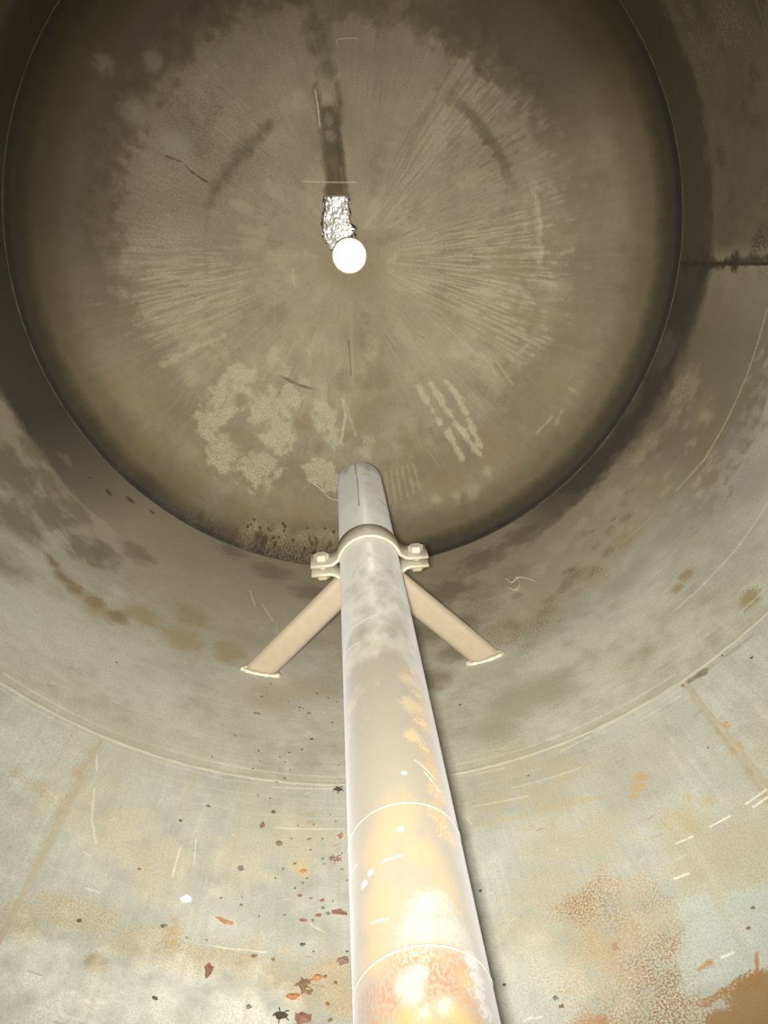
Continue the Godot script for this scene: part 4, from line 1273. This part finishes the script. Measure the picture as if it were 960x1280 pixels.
		[Vector2(-0.027, 0.945), 2.3, "b", 1.15, "lower brown flake on the tan stain low down, close to the pipe"],
		[Vector2(-0.098, 0.970), 3.0, "g", 1.15, "grey flake under the tan stain low down, well away from the pipe"],
		[Vector2(-0.033, 0.965), 2.3, "b", 1.15, "upper brown flake under the tan stain low down, close to the pipe"],
		[Vector2(-0.031, 0.979), 2.3, "b", 1.15, "lower brown flake under the tan stain low down, close to the pipe"],
		[Vector2(-0.047, 0.914), 1.0, "k", 1.15, "dark speck on the tan stain low down, close to the pipe"],
		[Vector2(-0.117, 0.859), 0.8, "k", 1.15, "upper dark speck level with the white chip, well away from the pipe"],
		[Vector2(-0.099, 0.879), 1.0, "k", 1.15, "lower dark speck level with the white chip, well away from the pipe"],
		[Vector2(-0.017, 0.914), 1.3, "k", 1.15, "dark flake on the tan stain low down, close to the pipe"],
		[Vector2(-0.088, 0.831), 1.0, "k", 1.15, "dark speck level with the two grey flakes, well away from the pipe"],
		[Vector2(-0.029, 0.746), 1.0, "k", 1.15, "dark speck just below the girth weld, close to the pipe"],
		[Vector2(-0.035, 0.735), 1.0, "b", 1.15, "brown speck just below the girth weld, close to the pipe"],
		[Vector2(-0.070, 0.754), 0.8, "k", 1.15, "dark speck just below the girth weld, a little off the pipe"],
		[Vector2(-0.040, 0.809), 1.2, "b", 1.15, "brown speck level with the two grey flakes, close to the pipe"],
		[Vector2(-0.031, 0.857), 1.2, "g", 1.15, "grey speck level with the white chip, close to the pipe"],
		[Vector2(-0.022, 0.794), 1.3, "b", 1.15, "brown flake level with the two grey flakes, close to the pipe"],
		[Vector2(-0.050, 0.945), 2.3, "b", 1.15, "upper brown flake on the tan stain low down, a little off the pipe"],
		[Vector2(-0.059, 0.947), 2.3, "b", 1.15, "lower brown flake on the tan stain low down, a little off the pipe"],
		[Vector2(-0.049, 0.954), 3.0, "b", 1.15, "brown flake under the tan stain low down, a little off the pipe"],
		[Vector2(-0.332, 0.538), 1.6, "k", 1.2, "dark flake under the weld of the strut foot, far out on the bare shell"],
		[Vector2(-0.218, 0.848), 1.8, "r", 1.2, "dull red flake level with the two grey flakes, far out on the bare shell"],
		[Vector2(-0.252, 0.919), 2.6, "k", 1.2, "dark flake level with the white chip, far out on the bare shell"],
		[Vector2(-0.173, 0.973), 2.2, "k", 1.2, "dark flake under the tan stain low down, near the white chip column"],
		[Vector2(0.138, 0.543), 2.0, "k", 1.2, "lone dark speck near the upper pipe shadow, below the strut foot on the clean steel"],
		[Vector2(0.112, 0.861), 2.0, "k", 1.2, "lone dark speck beside the pipe shadow, across from the white patch of the pipe"],
		[Vector2(0.115, 0.963), 1.6, "k", 1.2, "dark speck low on the shell between the pipe shadow and the big rust patch"],
		[Vector2(0.153, 0.984), 3.0, "g", 1.2, "grey flake under the lower edge of the big rust patch, the upper one of two"],
		[Vector2(0.156, 0.992), 2.4, "b", 1.2, "brown flake under the lower edge of the big rust patch, the lower one of two"],
		[Vector2(-0.182, 0.904), 2.6, "k", 1.2, "dark flake level with the white chip, near the white chip column"],
		[Vector2(0.193, 0.717), 1.4, "k", 1.2, "dark speck on the scratched girth weld between pipe and rust patch"],
		[Vector2(0.473, 0.721), 2.0, "k", 1.2, "dark speck by the scratches at the far end of the girth weld"],
		[Vector2(0.452, 0.689), 1.2, "k", 1.2, "faint dark speck above the upper end of the seam right of the pipe"],
		[Vector2(0.377, 0.792), 1.3, "b", 1.2, "brown speck on the seam with the orange stain, right of the pipe"],
		[Vector2(0.329, 0.968), 2.0, "b", 1.2, "upper of two brown specks on the clean pale patch beside the rust"],
		[Vector2(0.317, 0.982), 1.8, "b", 1.2, "lower of two brown specks on the clean pale patch beside the rust"],
	]:
		var at: Vector2 = q[0]
		var o := stick(at, flake(q[1] * 0.001, int(absf(at.x) * 9000.0 + at.y * 5000.0), 0.0008, q[3]), mats[q[2]], "small_flake", q[1])
		meta(o, q[4], "flake", "tiny flakes scattered over the shell")


func wires() -> void:
	var pale := metal(c255(226, 220, 194), 0.5, 0.1)
	for q in [
		["wall", [Vector2(0.272, 0.215), Vector2(0.278, 0.243), Vector2(0.292, 0.234), Vector2(0.305, 0.256), Vector2(0.314, 0.278)], "pale tangled wire thread standing off the shell right of the clamp"],
		["wall", [Vector2(0.269, 0.254), Vector2(0.279, 0.275), Vector2(0.290, 0.254), Vector2(0.288, 0.230)], "short hooked pale thread below the tangled one right of the clamp"],
		["floor", [Vector2(-0.019, -0.376), Vector2(-0.017, -0.384), Vector2(0.001, -0.386), Vector2(0.022, -0.387)], "bent pale thread on the bottom beside the dark smear above the wet run"],
		["floor", [Vector2(-0.118, 0.025), Vector2(-0.120, 0.041), Vector2(-0.116, 0.062)], "short upright pale thread on the bottom, left of the drain hole"],
		["floor", [Vector2(-0.095, 0.462), Vector2(-0.068, 0.482), Vector2(-0.051, 0.499), Vector2(-0.030, 0.505)], "curved pale thread on the bottom ending behind the pipe tip"],
	]:
		var pts := []
		for i in q[1].size():
			var a: Vector2 = q[1][i]
			var lift := 0.0004 if i % 2 == 0 else 0.0014
			pts.append(around(a.x / R, R - lift, a.y) if q[0] == "wall" else Vector3(a.x, dish(a.length()) + lift, a.y))
		var fine := []
		for i in pts.size() - 1:
			for k in 6:
				fine.append(pts[i].cubic_interpolate(pts[i + 1], pts[maxi(i - 1, 0)], pts[mini(i + 2, pts.size() - 1)], k / 6.0))
		fine.append(pts[pts.size() - 1])
		var st := start(0)
		tube(st, fine, 0.0007, 0.15, 5)
		var o := obj("thread", st, pale)
		meta(o, q[2], "thread")
